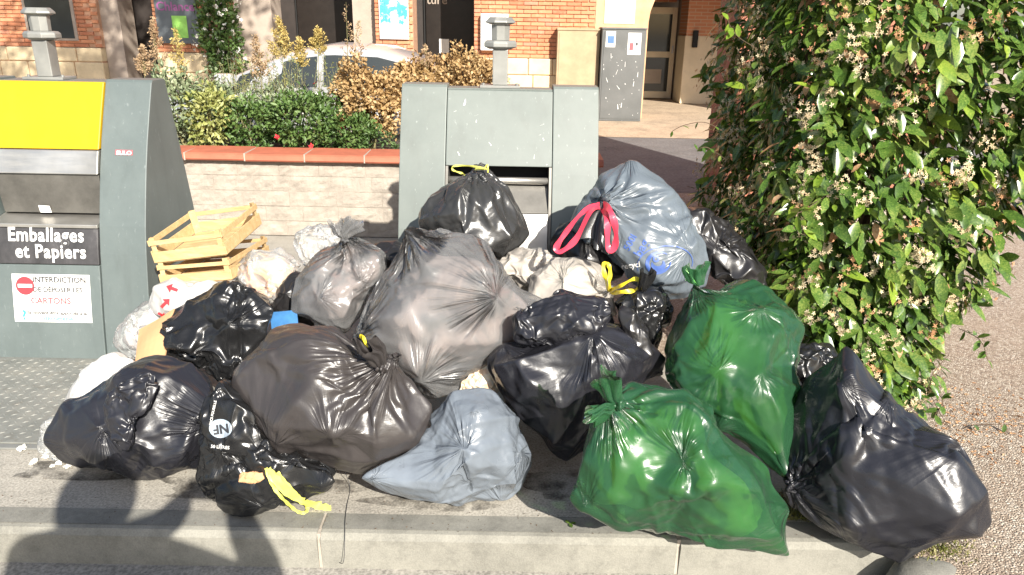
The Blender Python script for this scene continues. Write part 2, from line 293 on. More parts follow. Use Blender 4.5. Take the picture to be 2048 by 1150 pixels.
# ------------------------------------------------------------------ ground, kerb, paths
def sheet(name, pts, z, mat, **k):
    return MB().add([(x, y, z) for x, y in pts], [tuple(range(len(pts)))]).build(name, mat, kind='structure', **k)
sheet('ground', [(-200,-150),(200,-150),(200,250),(-200,250)], -.30, M['asphalt'])
sheet('road', [(-40,-30),(40,-30),(40,2.05),(-40,2.05)], -.136, M['gutter'])
pv = MB(); pv.loft([[(-40,2.088,z),(1.262,2.088,z),(1.262,-12,z),(40,-12,z),(40,60,z),(-40,60,z)] for z in (-.28, 0)]); pv.build('pavement', M['conc'], kind='structure')
sheet('pebble_path', [(1.262,-12),(12,-12),(12,7.6),(1.1,7.6),(.5,5.2),(.42,4.0),(1.0,2.9),(1.262,2.1)], .004, M['pebble'])
sheet('street', [(-40,7.15),(40,7.15),(40,10.75),(-40,10.75)], .006, M['street'])
sheet('far_pavement', [(-40,10.75),(40,10.75),(40,40),(-40,40)], .010, M['paving'])
kb = thing('kerb', (0,2.03,-.13), None, None, kind='structure')
edges = [-6.4,-5.2,-4.05,-2.9,-1.752,-.602,.548,1.25]
rk = random.Random(4)
for a, b in zip(edges, edges[1:]):
    m = MB(); dz = rk.uniform(-.003, .002); y0 = 1.978 + rk.uniform(-.004, .004)
    x0, x1 = a + .006, b - .006
    pr = [(y0+.012,-.20),(y0,-.02),(y0+.016,-.003),(y0+.03,0),(2.086,0),(2.086,-.20)]
    m.loft([[(x, y, z + dz) for y, z in pr] for x in (x0, x1)])
    m.cm = 1; m.add([(x0,y0+.03,dz+.0025),(x1,y0+.03,dz+.0025),(x1,2.084,dz+.0025),(x0,2.084,dz+.0025)], [(0,1,2,3)])
    m.build('kerb_stone', [M['kerb'], M['kerbtop']], kb)
for x in edges[1:-1]:
    MB().box(x-.0055, x+.0055, 1.986, 2.085, -.20, -.004).build('mortar_joint', M['mortar'], kb)
# rounded end stone beside the kerb end
m = MB(); ang = [2*math.pi*k/14 for k in range(14)]; rs = random.Random(2); jit = [1+rs.uniform(-.1,.1) for _ in ang]
m.loft([[(1.30+.13*s*math.cos(a)*j, 1.87+.10*s*math.sin(a)*j, -.136+h) for a, j in zip(ang, jit)] for s, h in ((1,0),(1.0,.05),(.9,.10),(.68,.133),(.3,.146),(.05,.148))])
m.build('boulder', M['kerbtop'], smooth=True, label='rounded grey stone lying at the end of the kerb', cat='stone')
# steel tread plate in front of the packaging container
tp = thing('tread_plate', (-2.2,2.83,0), 'worn steel tread plate on the ground before the yellow-topped container', 'metal plate')
MB().box(-3.1, -1.25, 2.462, 3.205, .001, .014).build('plate', M['tread'], tp, bevel=.003)
m = MB(); k = 0
for i in range(46):
    for j in range(25):
        x = -3.08 + i*.04; y = 2.50 + j*.028; s = 1 if (i+j) % 2 else -1
        if y > 3.19: continue
        c, q = math.cos(.6*s), math.sin(.6*s); L = .015; wd = .0035
        P = lambda u, v, z: (x + u*c - v*q, y + u*q + v*c, z)
        m.add([P(-L,0,.0135),P(0,-wd,.0135),P(L,0,.0135),P(0,wd,.0135),P(0,0,.0172)], [(0,1,4),(1,2,4),(2,3,4),(3,0,4)])
m.build('tread_ridge', M['tread'], tp, kind='stuff')
MB().box(-3.1, -1.25, 2.43, 2.459, .001, .010).build('edge_angle', M['galv'], tp, bevel=.002)

# ------------------------------------------------------------------ arcaded building across the street
FY = 13.0
bd = thing('arcade_building', (-2,13.4,0), 'brick arcade building with pale stone plinths and shaded openings across the street', 'building')
brick_me = MB().box(-.112,.112,-.012,.03,-.0265,.0265).mesh('brick', M['brick'], bevel=.004, seg=1)
half_me = MB().box(-.052,.052,-.012,.03,-.0265,.0265).mesh('half_brick', M['brick'], bevel=.004, seg=1)
nbr = [0]
def bricks(x0, x1, z0, z1, parent, y=FY):
    row = 0; z = z0 + .03
    rb = random.Random(int(x0*77) + 5)
    while z < z1 - .02:
        x = x0 + (.116 if row % 2 == 0 else .056)
        if row % 2: x = x0 + .056
        cells = []
        if row % 2: cells.append((x0+.054, True)); x = x0 + .112 + .116
        while x < x1 - .1: cells.append((x, False)); x += .232
        if x - .232 + .116 < x1 - .11 + 0: cells.append((x1-.054, True))
        for cx, hf in cells:
            o = link('brick', half_me if hf else brick_me, parent)
            o.location = (cx, y + rb.uniform(-.004,.004), z); nbr[0] += 1
        z += .063; row += 1
def pier(x0, x1, plinth, depth=.55, bz=(None, None), top=3.2):
    p = MB().box(x0, x1, FY+.02, FY+depth, plinth, top).build('brick_pier', [M['brickwork']], bd)
    return p
# the piers along the front: (x0, x1, plinth height)
def plinth(x0, x1, h, out=.05, depth=.6):
    # irregular pale stones, each its own block
    rp = random.Random(int(abs(x0)*50)+1); z = 0.01; 
    while z < h - .05:
        dz = min(rp.choice([.28,.34,.42]), h - z)
        if h - z - dz < .12: dz = h - z
        x = x0
        while x < x1 - .02:
            dx = min(rp.uniform(.32,.62), x1 - x)
            if x1 - x - dx < .18: dx = x1 - x
            MB().box(x+.006, x+dx-.006, FY-out-rp.uniform(0,.012), FY+depth, z+.006, z+dz-.006).build('plinth_stone', M['ashlar'], bd, bevel=.012, seg=1)
            x += dx
        z += dz
    MB().box(x0+.01, x1-.01, FY-out+.02, FY+depth-.02, 0.01, h-.01).build('plinth_core', M['bmortar'], bd)
for x0, x1, h in ((-9.6,-6.86,1.0),(-5.95,-5.12,.95),(-2.32,-1.70,.95),(-.70,1.28,.96)):
    plinth(x0, x1, h); bp = MB().box(x0, x1, FY+.015, FY+.55, h, 3.2).build('brick_pier', M['bmortar'], bd)
    bricks(max(x0,-8.7), x1, h, 1.94, bp)
    MB().box(x0, x1, FY+.002, FY+.014, 1.98, 3.2).build('upper_brickwork', M['brickwork'], bd)
MB().box(-6.86,-6.55, FY+.10, FY+.6, 0.011, 3.2).build('door_jamb', M['taupe'], bd)
MB().box(-4.62,-4.02, FY+.05, FY+.6, 0.011, 3.2).build('rendered_pier', M['taupe'], bd)
MB().box(-2.72,-2.33, FY+.20, FY+.6, 0.011, 3.2).build('rendered_pier', M['taupe'], bd)
MB().box(-4.80,-4.63, FY+.12, FY+.6, 0.011, 3.2).build('brick_reveal', M['brickwork'], bd)
MB().box(1.281, 2.15, FY+.0, FY+.55, 0.011, 3.2).build('rendered_pier', M['ochre'], bd)
MB().box(1.42, 1.92, FY-.012, FY-.0005, 1.52, 2.1).build('plaster_patch', M['plaster'], bd, bevel=.006)
# storey above and shaded gallery inside
MB().box(-10.5, 2.15, FY+.004, FY+.6, 3.201, 7.5).build('upper_wall', M['brickwork'], bd)
MB().box(-10.5, 6.5, FY+.601, FY+4.2, 3.21, 3.4).build('gallery_ceiling', M['taupe'], bd)
MB().box(-10.5, 2.3, 14.6, 14.8, 0.011, 3.2).build('back_wall', plain('shade_dark_wall', (.035,.028,.025), .5, var=.2), bd)  # near-black wall: the gallery's shade is put into its colour
MB().box(-10.5, 6.5, 17.1, 17.3, 0.011, 3.2).build('back_wall', M['taupe'], bd)
for x0, x1 in ((-6.5,-6.0),(-4.0,-2.75),(-1.66,-.74)):
    w_ = MB(); w_.box(x0, x1, 14.5, 14.54, .15, 2.6).build('shop_window', plain('shade_dark_glass', (.02,.016,.014), .35, .25, var=.2), bd, bevel=.01)  # panes coloured dark and dull so the openings look deep in shade
    MB().box(x0-.04, x1+.04, 14.545, 14.59, .1, 2.66).build('window_frame', M['dark'], bd)
MB().box(-1.42,-1.24, 14.49, 14.497, .95, 1.2).build('pinned_sheet', M['paper'], bd)
text = text_mesh('gallery_lettering', 'ture', .22, M['taupe'], frame((-1.45,14.488,1.80),(1,0,0),(0,0,1)), .01); link('gallery_lettering', text, bd)
# dark window on the left pier
wn = MB().box(-8.05,-7.22, FY-.03, FY+.01, 1.10, 2.6).build('window_frame', M['taupe'], bd, bevel=.01)
MB().box(-8.0,-7.27, FY-.036, FY-.031, 1.14, 2.56).build('window_pane', M['glass'], wn)
# arches of the passage on the right
def arch(x0, x1, y0, y1, zs, top, mat, name, parent, seg=18):
    cx, r = (x0+x1)/2, (x1-x0)/2; m = MB()
    P = [(cx - r*math.cos(math.pi*i/seg), zs + r*.8*math.sin(math.pi*i/seg)) for i in range(seg+1)]
    for (xa, za), (xb, zb) in zip(P, P[1:]):
        m.hexa([(xa,y0,za),(xb,y0,zb),(xb,y1,zb),(xa,y1,za),(xa,y0,top),(xb,y0,top),(xb,y1,top),(xa,y1,top)])
    return m.build(name, mat, parent)
arch(2.15, 4.6, FY+.001, FY+.55, 1.55, 3.2, M['ochre'], 'arch', bd)
MB().box(2.15, 6.5, FY+.003, FY+.6, 3.2, 7.5).build('upper_wall', M['brickwork'], bd)
MB().box(4.6, 6.5, FY, FY+.55, .011, 3.2).build('rendered_pier', M['ochre'], bd)
MB().box(3.34, 3.96, 15.6, 16.3, 1.32, 3.2).build('brick_pier', M['brickwork'], bd)
MB().box(3.32, 3.98, 15.58, 16.32, .011, 1.32).build('plaster_pier', M['plaster'], bd, bevel=.02)
MB().box(2.2, 3.3, 16.6, 16.75, 1.95, 3.2).build('lintel_wall', M['brickwork'], bd)
MB().box(3.36, 3.72, 16.4, 16.7, .011, 3.2).build('brick_reveal', M['taupe'], bd)
dr = thing('glazed_door', (2.95,16.55,0.01), 'cream framed glazed door at the end of the arcade passage', 'door')
fr = MB(); Yd = 16.5
for x0, x1, z0, z1 in ((2.30,2.42,.03,1.85),(3.22,3.32,.03,1.85),(2.42,3.22,.03,.17),(2.42,3.22,.86,.98),(2.42,3.22,1.72,1.85)): fr.box(x0,x1,Yd,Yd+.06,z0,z1)
fr.build('door_frame', M['plaster'], dr, bevel=.006)
MB().box(2.42,3.22,Yd+.02,Yd+.03,.17,.86).build('lower_pane', M['glass'], dr); MB().box(2.42,3.22,Yd+.02,Yd+.03,.98,1.72).build('upper_pane', M['glass'], dr)
MB().box(2.62,3.08,Yd+.008,Yd+.015,.33,.62).build('notice_sheet', M['taupe'], dr); MB().box(3.25,3.28,Yd-.05,Yd-.001,.95,1.1).build('handle', M['alloy'], dr, bevel=.005)
mb_ = MB().box(3.46,3.56,15.5,15.575,1.1,1.42).build('wall_box', M['dark'], bevel=.012, label='small black box mounted on the cream arcade pier', cat='wall box')
# posters and boards on the piers
po = thing('sign_board', (-5.53,12.95,1.1), 'dark grey shop board with purple lettering and a green sheet', 'sign board')
MB().box(-5.88,-5.20, FY-.06, FY-.025, 1.09, 2.25).build('board', plain('board_grey', (.11,.125,.135), .45), po, bevel=.004)
MB().box(-5.62,-5.38, FY-.066, FY-.0605, 1.18, 1.52).build('green_sheet', plain('green_sheet', (.30,.62,.12), .6), po)
link('lettering', text_mesh('lettering', 'Chlance', .19, plain('purple_ink', (.30,.09,.24), .6), frame((-5.54,FY-.064,1.60),(1,0,0),(0,0,1)), .02), po)
pt = thing('poster', (-2.0,12.95,1.22), 'turquoise and white paint-splash poster on a brick pier', 'poster')
n = Nd('paint_splash'); a = n.noise(4.5, 6, .7); g_ = n.n('ShaderNodeSeparateXYZ'); n.l(n.coord(), g_.inputs[0]); h_ = n.mul(n.mul(g_.outputs[2], -1.58, 'ADD'), 1.1); f_ = n.mul(n.mul(a, 1.4), h_, 'ADD')
n.col(n.ramp(f_, [(.50,(.78,.76,.72)),(.58,(.34,.20,.30)),(.66,(.70,.74,.74)),(.75,(.04,.26,.30)),(.92,(.08,.36,.40)),(1,(.75,.78,.76))])); n.set(Roughness=.5); PSM = n.m
MB().box(-2.24,-1.765, FY-.055, FY-.022, 1.22, 2.2).build('frame', M['lettering'], pt, bevel=.004); MB().box(-2.225,-1.78, FY-.06, FY-.0555, 1.235, 2.19).build('print', PSM, pt)
mb = thing('meter_box', (-.36,12.9,1.07), 'white meter box fixed to the brick wall behind the vent pipe', 'meter box')
MB().box(-.585,-.135, FY-.14, FY-.015, 1.075, 1.64).build('case', M['lettering'], mb, bevel=.01); MB().box(-.555,-.165, FY-.148, FY-.141, 1.10, 1.615).build('door_panel', plain('meter_door', (.66,.65,.6), .5), mb, bevel=.003)
for x in (-.5,-.37): 
    for z in (1.52,1.58): MB().lathe((x,FY-.15,z),[(.008,-.004),(.008,.003)],8,'y').build('screw', M['dark'], mb)
# street cabinets
bc = thing('beige_cabinet', (1.0,12.9,0.01), 'tall beige street cabinet beside the grey one', 'utility cabinet')
MB().box(.66,1.345,12.72,12.99,.012,1.41).build('case', M['beigecab'], bc, bevel=.008); MB().box(.69,1.32,12.712,12.7195,.06,1.37).build('door_panel', M['beigecab'], bc, bevel=.002); MB().box(.65,1.347,12.705,13.0-.011,1.411,1.44).build('lid', M['beigecab'], bc, bevel=.005)
gc = thing('grey_cabinet', (1.68,12.7,.01), 'dark grey scuffed street cabinet with two stickers', 'utility cabinet')
MB().box(1.36,2.06,12.56,12.98,.012,1.44).build('case', M['cab'], gc, bevel=.008); MB().box(1.39,2.03,12.552,12.5595,.05,1.40).build('door_panel', M['cab'], gc, bevel=.002); MB().box(1.352,2.07,12.545,12.989,1.441,1.465).build('lid', M['cab'], gc, bevel=.005)
st1 = MB().box(1.42,1.57,12.546,12.5515,1.17,1.41).build('sticker', M['paper'], gc); MB().box(1.445,1.55,12.541,12.5455,1.23,1.34).build('sticker_picture', plain('blue_picture', (.08,.17,.42), .5), st1)
st2 = MB().box(1.77,1.98,12.546,12.5515,1.06,1.39).build('sticker', M['paper'], gc); MB().box(1.80,1.86,12.541,12.5455,1.13,1.24).build('sticker_picture', M['pinkred'], st2); MB().box(1.90,1.93,12.541,12.5455,1.20,1.25).build('sticker_picture', M['inkgrey'], st2)
rc = random.Random(8); sc_ = MB()
for i in range(30):
    x = rc.uniform(1.4,2.02); z = rc.uniform(.08,1.05); L = rc.choice([.012,.015,.02,.08]); a = rc.gauss(0,.35); w_ = rc.uniform(.002,.006)
    dx, dz = math.sin(a)*L, math.cos(a)*L; sc_.add([(x-w_,12.5508,z),(x+w_,12.5508,z+.003),(x+dx+w_*.6,12.5508,z+dz),(x+dx-w_*.5,12.5508,z+dz)], [(0,1,2,3)])
sc_.build('paint_scuff', M['lettering'], gc, kind='stuff')
# red-brown column behind the jasmine; hidden width and height set to shade the street
cl = thing('rendered_column', (1.95,6.3,0), 'red-brown rendered column standing behind the flowering jasmine', 'column')
MB().box(1.68,3.2,6.0,6.6,.008,3.1).build('shaft', plain('red_brown_render', (.34,.13,.08), .85, var=.2, vs=5), cl, bevel=.02)
MB().box(1.655,3.23,5.97,6.63,.0075,.22).build('base', M['taupe'], cl, bevel=.015)

# ------------------------------------------------------------------ parked car
cr = thing('parked_car', (-2.6,7.95,.006), 'silver car parked behind the planted bed', 'car')
st = [(-4.55,.50,.42,.55),(-4.45,.66,.58,.62),(-4.1,.74,.66,.68),(-3.55,.80,.74,.77),(-3.0,.83,.82,.84),(-2.9,.83,.835,.87)]
body = MB(); rings = []
def sect(x, hw, belt, top):
    return [(x,7.95-hw,.25),(x,7.95-hw*1.02,.5),(x,7.95-hw*.985,belt-.04),(x,7.95-hw*.94,belt),(x,7.95-hw*.6,top),(x,7.95,top+.012),(x,7.95+hw*.6,top),(x,7.95+hw*.94,belt),(x,7.95+hw*.985,belt-.04),(x,7.95+hw*1.02,.5),(x,7.95+hw,.25)]
low = [(-4.6,.55,.45,.47),(-4.5,.7,.58,.60),(-4.1,.80,.68,.72),(-3.5,.83,.78,.82),(-2.95,.84,.86,.88),(-2.2,.85,.88,.89),(-1.4,.85,.90,.91),(-.95,.84,.92,.94),(-.72,.80,.91,.94),(-.62,.74,.80,.84),(-.58,.68,.5,.5)]
body.loft([sect(*q) for q in low]); body.build('body', M['car'], cr, smooth=True)
gh = [(-2.98,.74,.86,.87),(-2.55,.66,.87,1.06),(-2.12,.60,.88,1.235),(-1.75,.59,.89,1.295),(-1.3,.58,.90,1.275),(-.98,.57,.91,1.18),(-.70,.62,.92,.945)]
def gsec(x, hw, b, t): return [(x,7.95-hw*1.22,b-.02),(x,7.95-hw*1.04,t-(t-b)*.12),(x,7.95-hw*.8,t),(x,7.95,t+.02),(x,7.95+hw*.8,t),(x,7.95+hw*1.04,t-(t-b)*.12),(x,7.95+hw*1.22,b-.02)]
g_ = MB().loft([gsec(*q) for q in gh]); g_.build('cabin', M['car'], cr, smooth=True)
def gside(x0, x1, s):
    def at(x):
        for a, b in zip(gh, gh[1:]):
            if a[0] <= x <= b[0]:
                k = (x-a[0])/(b[0]-a[0]); return [a[i]+(b[i]-a[i])*k for i in range(4)]
    m = MB(); rs_ = []
    for i in range(9):
        x = x0 + (x1-x0)*i/8; _, hw, b, t = at(x); h = (t-b)
        lo, hi = b + h*.10, t - h*.20
        yl = 7.95 + s*(hw*1.22 - (hw*.18)*((lo-b+.02)/(h*.88+.02)) + .006); yh = 7.95 + s*(hw*1.22 - (hw*.18)*((hi-b+.02)/(h*.88+.02)) + .006)
        rs_.append([(x,yl,lo),(x,yh,hi)])
    m.loft(rs_, cap=False, closed=False); return m
for s in (-1, 1):
    for x0, x1 in ((-2.75,-1.86),(-1.80,-1.0)): gside(x0, x1, s).build('side_window', M['glass'], cr, smooth=True)
ws = MB().loft([[(q[0]-.01,7.95-q[1]*.72,q[3]-(q[3]-q[2])*.04+.012),(q[0]-.02,7.95,q[3]+.03),(q[0]-.01,7.95+q[1]*.72,q[3]-(q[3]-q[2])*.04+.012)] for q in gh[0:3]], cap=False, closed=False); ws.build('windscreen', M['glass'], cr, smooth=True)
for x in (-3.85,-1.35):
    for s in (-1, 1):
        wl = MB().lathe((x,7.95+s*.80,.31),[(.2,-.1),(.29,-.09),(.305,-.05),(.305,.05),(.29,.09),(.2,.1)],24,'y').build('wheel', M['rubber'], cr, smooth=True)
        MB().lathe((x,7.95+s*.80,.31),[(.05,-.115),(.19,-.105),(.19,.105),(.05,.115)],20,'y').build('rim', M['alloy'], wl, smooth=True)
for s in (-1, 1):
    MB().box(-4.52,-4.30,7.95+s*.55-.12,7.95+s*.55+.12,.55,.66).build('headlight', M['cglass'], cr, bevel=.02)
    MB().box(-.66,-.60,7.95+s*.6-.12,7.95+s*.6+.12,.70,.84).build('tail_light', M['red'], cr, bevel=.015)
    MB().box(-2.72,-2.55,7.95+s*.93-.06,7.95+s*.93+.06,.93,1.05).build('door_mirror', M['car'], cr, bevel=.03)
# ------------------------------------------------------------------ leaf clouds
def unit(v): return v / (np.linalg.norm(v, axis=-1, keepdims=True) + 1e-9)
def leaves(pos, d, up, ln, wd, fold=.25, simple=True, curl=.15):
    """one small folded leaf per row: pos base, d direction, up normal"""
    d = unit(d); s = unit(np.cross(d, up)); n = np.cross(s, d); ln = np.asarray(ln).reshape(-1,1)*np.ones((len(pos),1)); wd = np.asarray(wd).reshape(-1,1)*np.ones((len(pos),1)); N = len(pos)
    if simple:
        V = np.stack([pos, pos + d*ln*.5 + s*wd*.5 + n*wd*fold, pos + d*ln - n*ln*curl, pos + d*ln*.5 - s*wd*.5 + n*wd*fold], 1).reshape(-1,3)
        b = np.arange(N)[:,None]*4; F = np.concatenate([b + [0,1,2], b + [0,2,3]])
    else:
        p = lambda a, w, h: pos + d*ln*a + s*wd*w + n*(wd*h - ln*curl*a*a)
        V = np.stack([p(0,0,0)] + [q for a, w in ((.2,.34),(.52,.5),(.82,.29)) for q in (p(a,w,fold*w), p(a,0,0), p(a,-w,fold*w))] + [p(1,0,0)], 1).reshape(-1,3)
        b = np.arange(N)[:,None]*11
        F = np.concatenate([b+t for t in ([0,2,1],[0,3,2],[1,2,4],[2,5,4],[2,3,5],[3,6,5],[4,5,7],[5,8,7],[5,6,8],[6,9,8],[7,8,10],[8,9,10])])
    return V, F
def cloud(c, r, n, seed, shell=.55, up=.4):
    g = np.random.RandomState(seed); q = unit(g.randn(n,3)); rad = shell + (1-shell)*g.rand(n)**.6; rad *= 1 + .22*fnoise(q, seed+3, 14, .5, 1.3) + .12*fnoise(q, seed+4, 18, 1.5, 3)
    pos = np.asarray(c) + q*rad[:,None]*np.asarray(r); d = unit(q + g.randn(n,3)*.7 + [0,0,up]); return pos, d, unit(q*.6 + g.randn(n,3)*.5 + [0,-.2,.6])
def shrub(name, label, c, r, n, mat, ls, seed, parts=(), cat='shrub', base=None, group=None):
    base = base or (c[0], c[1], .555); t = thing(name, base, label, cat, group)
    pos, d, u = cloud(c, r, n, seed); g = np.random.RandomState(seed); k = g.uniform(.7,1.3,n)
    V, F = leaves(pos, d, u, ls*k, ls*(.72 if mat is M['lf_orange'] else .55)*k); link('foliage', mesh_from('foliage', V, F, mat), t, kind='stuff')
    m = MB(); rr = random.Random(seed)
    for i in range(7):
        e = Vector(c) + Vector((rr.uniform(-.7,.7)*r[0], rr.uniform(-.7,.7)*r[1], rr.uniform(.1,.7)*r[2])); b = Vector(base)
        m.tube([b + Vector((rr.uniform(-.03,.03),rr.uniform(-.03,.03),-.01)), b.lerp(e,.5) + Vector((rr.uniform(-.03,.03),0,0)), e], [.006,.004,.002], 5)
    m.build('stem', M['stem'], t)
    for nm, mt, cnt, sz in parts:
        p2, d2, u2 = cloud(c, [q*1.04 for q in r], cnt, seed+77, .9)
        vs, fs = [], []
        for i in range(5):
            a = i*2*math.pi/5; x = unit(np.cross(u2, d2)); dd = x*math.cos(a) + d2*math.sin(a); V, F = leaves(p2, dd, u2, sz, sz*.7, .1); fs.append(F + 4*cnt*i); vs.append(V)
        link(nm, mesh_from(nm, np.concatenate(vs), np.concatenate(fs), mt), t, kind='stuff')
    return t
# ------------------------------------------------------------------ stone planter
pl = thing('planter_wall', (-2,5.7,0), 'pale split-stone planter wall capped with terracotta tiles', 'planter')
rp = random.Random(9); z = .006
for row in range(5):
    x = -5.2 - rp.uniform(0,.25); h = .1105
    while x < .44:
        w = rp.uniform(.24,.36); x1 = min(x+w, .45)
        if .45 - x1 < .1: x1 = .45
        # rough split face: uneven front grid
        m = MB(); y0 = 5.397 - rp.uniform(.0,.004); nx, nz = 7, 4
        P = [[(x+.002+(x1-x-.004)*i/nx, y0 + (rp.uniform(-.005,.004) if 0 < i < nx and 0 < j < nz else rp.uniform(.0,.003)), z+.0015+(h-.003)*j/nz) for i in range(nx+1)] for j in range(nz+1)]
        V = [p for r_ in P for p in r_]; q = len(V); F = [(j*(nx+1)+i, j*(nx+1)+i+1, (j+1)*(nx+1)+i+1, (j+1)*(nx+1)+i) for j in range(nz) for i in range(nx)]
        V += [(x+.004,5.46,z+.003),(x1-.004,5.46,z+.003),(x1-.004,5.46,z+h-.003),(x+.004,5.46,z+h-.003)]
        F += [(0,nx,q+1,q),(nz*(nx+1)+nx,nz*(nx+1),q+3,q+2),(nz*(nx+1),0,q,q+3),(nx,nz*(nx+1)+nx,q+2,q+1)]
        m.add(V, F).build('stone_block', M['stone'], pl); x = x1
    z += .112
MB().box(-5.4,.448,5.4005,5.60,.005,.563).build('wall_core', M['mortar'], pl)
MB().box(-5.4,.448,6.85,7.02,.005,.563).build('back_wall', M['stone'], pl); MB().box(.449,.62,5.43,7.02,.005,.563).build('end_wall', M['stone'], pl)
x = -5.35
for i in range(14):
    x1 = x + .428; m = MB(); zz = .566 + rp.uniform(-.002,.002)
    m.loft([[(q,5.345,zz),(q,5.335,zz+.012),(q,5.342,zz+.042),(q,5.36,zz+.052),(q,5.62,zz+.06),(q,5.62,zz)] for q in (x+.005, x1-.005)]); m.build('cap_tile', M['terra'], pl, smooth=False)
    if i < 13: MB().box(x1-.0045,x1+.0045,5.338,5.615,.567,.622).build('cap_joint', M['mortar'], pl)
    x = x1
    if x > .4: break
MB().box(-5.4,.448,5.605,6.849,.3,.552).build('planting_soil', M['soil'], pl)
pw = lambda w, Y: w*Y/FP*1.03
def spx(name, label, px, py, hw, hh, Y, n, mat, ls, seed, parts=(), group=None):
    c = atY(px, py, Y); rz = pw(hh, Y); c[2] = max(c[2], .56 + rz*.8); return shrub(name, label, c, (pw(hw,Y), min(.28, pw(hw,Y)*.8), rz), n, mat, ls, seed, parts, 'shrub', (float(c[0]), float(c[1]), .555), group)
spx('silver_shrub', 'silvery shrub leaning over the wall next to the packaging container', 362,222,62,75,5.85,2600,M['lf_silver'],.040,11)
spx('lime_shrub', 'bright lime-leaved plant growing just above the terracotta cap', 418,232,42,62,5.78,1300,M['lf_lime'],.042,12)
spx('rose_bush', 'low dark green rose bush next to the lime-leaved plant', 500,250,58,48,5.85,1500,M['lf_green'],.040,13)
spx('rose_bush', 'green rose bush with a few red blooms', 606,242,85,62,5.85,2500,M['lf_green'],.040,14,(('bloom',M['rosered'],7,.028),))
spx('white_flower_shrub', 'grey-green shrub sprinkled with white flowers in front of the car', 560,205,95,26,6.2,1700,M['lf_silver'],.030,15,(('blossom',M['wpetal'],150,.014),))
spx('silver_shrub', 'feathery grey-green shrub under the plumes at the car bonnet', 440,205,50,30,6.3,1100,M['lf_silver'],.034,16)
spx('orange_shrub', 'large orange-leaved shrub in front of the car windows', 738,196,66,56,6.0,5200,M['lf_orange'],.033,17)
spx('orange_shrub', 'orange-leaved shrub covering the car rear door', 830,172,50,46,6.25,4000,M['lf_orange'],.031,18)
spx('orange_shrub', 'small orange-leaved shrub behind the grey container top', 936,158,62,48,6.3,4000,M['lf_orange'],.031,19)
spx('green_shrub', 'dark green leafy underplanting below the orange shrub', 702,262,50,36,5.75,1800,M['lf_green'],.034,20)
# spurge: rosettes of long leaves on stalks
for k, (px, py, Y) in enumerate(((775,262,5.72),(742,275,5.70),(690,282,5.68))):
    b = atY(px, 297, Y); b[2] = .555; t = thing('spurge_plant', b, ['blue-green spurge with upright leaf rosettes by the grey container','small spurge rosette between two taller plants over the cap','spurge rosette hugging the cap below the dark foliage'][k], 'plant')
    g = np.random.RandomState(40+k); pos, d, u = [], [], []
    for s in range(7 - 2*k):
        top = b + np.array([g.uniform(-.09,.09), g.uniform(-.06,.06), g.uniform(.06,.20 - .04*k)])
        for q in range(16):
            a = q*2.4; pos.append(top - [0,0,.004*q]); d.append([math.cos(a), math.sin(a), .75 - .08*q]); u.append([0,0,1.])
    V, F = leaves(np.array(pos), np.array(d), np.array(u), .062, .017, .15, False, .1); link('rosette', mesh_from('rosette', V, F, foliage('spurge_leaf%d' % k, (.06,.12,.05), (.11,.19,.07), (.22,.30,.12), 9)), t, kind='stuff')
# dried plumes
def plume(px, top, bot, hw, Y, mat, label, seed, dens=1.0):
    a = atY(px, bot, Y); a[2] = min(a[2], .60); e = atY(px, top, Y); t = thing('plume_stalk', (float(a[0]), float(a[1]), .555), label, 'plant', None); g = np.random.RandomState(seed)
    m = MB(); b0 = np.array([a[0] + g.uniform(-.05,.05), a[1], .55]); m.tube([b0, (b0+e)/2 + g.randn(3)*.01, e], [.005,.0035,.001], 5); pos, d = [], []
    L = e[2] - atY(px, bot, Y)[2]; nb = int(34*dens)
    for i in range(nb):
        f = i/nb; z = e - np.array([0,0,L*(1-f)*1.0]); an = g.uniform(0,6.28); rr = pw(hw, Y)*.62*(1-f)**.9*g.uniform(.6,1.1) + .006
        o = np.array([math.cos(an), math.sin(an), .9])*rr; m.tube([z, z + o*.6, z + o + [0,0,-.1*rr]], [.0018,.0014,.0008], 3)
        k = int(34*dens*(.4+.6*(1-f))); s = g.uniform(.2,1.05,k)[:,None]; pos.append(z + o*s + g.randn(k,3)*.007); d.append(unit(g.randn(k,3) + o/ (rr+.01)))
    m.build('stem', M['stem'], t); pos = np.concatenate(pos); d = np.concatenate(d); V, F = leaves(pos, d, g.randn(len(pos),3), .019, .010); link('plume', mesh_from('plume', V, F, mat), t, kind='stuff')
plume(306,36,148,34,6.2,M['lf_tan'],'tall tan plume rising against the dark shop opening',1); plume(284,92,152,30,6.3,M['lf_tan'],'short bushy tan plume over the container corner',2)
plume(350,56,150,34,6.25,M['lf_gold'],'pale gold plume standing in front of the shop board',3,.8); plume(556,36,122,36,6.3,M['lf_gold'],'tallest bright gold plume, before the taupe pier',4,1.3)
plume(636,58,112,30,6.5,M['lf_gold'],'gold cone-shaped plume just above the car roof line',5,1.2); plume(512,72,165,40,6.2,M['lf_tan'],'wide dry tan plume above the car bonnet',6); plume(598,76,135,26,6.35,M['lf_gold'],'small gold plume between two larger gold ones',7)
plume(692,4,150,32,6.15,M['lf_tan'],'very tall sparse dry stalk reaching above the car roof',8,.45); plume(716,40,130,26,6.3,M['lf_tan'],'thin dry stalk next to the very tall one',9,.5); plume(852,92,140,30,6.2,M['lf_tan'],'dry sprig above the orange shrub at the car rear',10,.6)
# climber on the arcade
shrub('climbing_jasmine', 'white-flowered climber covering an arcade pier across the street', atY(440,75,12.75), (.30,.22,.78), 2600, M['lf_green'], .075, 31, (('blossom',M['wpetal'],170,.035),), 'climber', (float(atY(440,75,12.75)[0]), 12.75, .01))

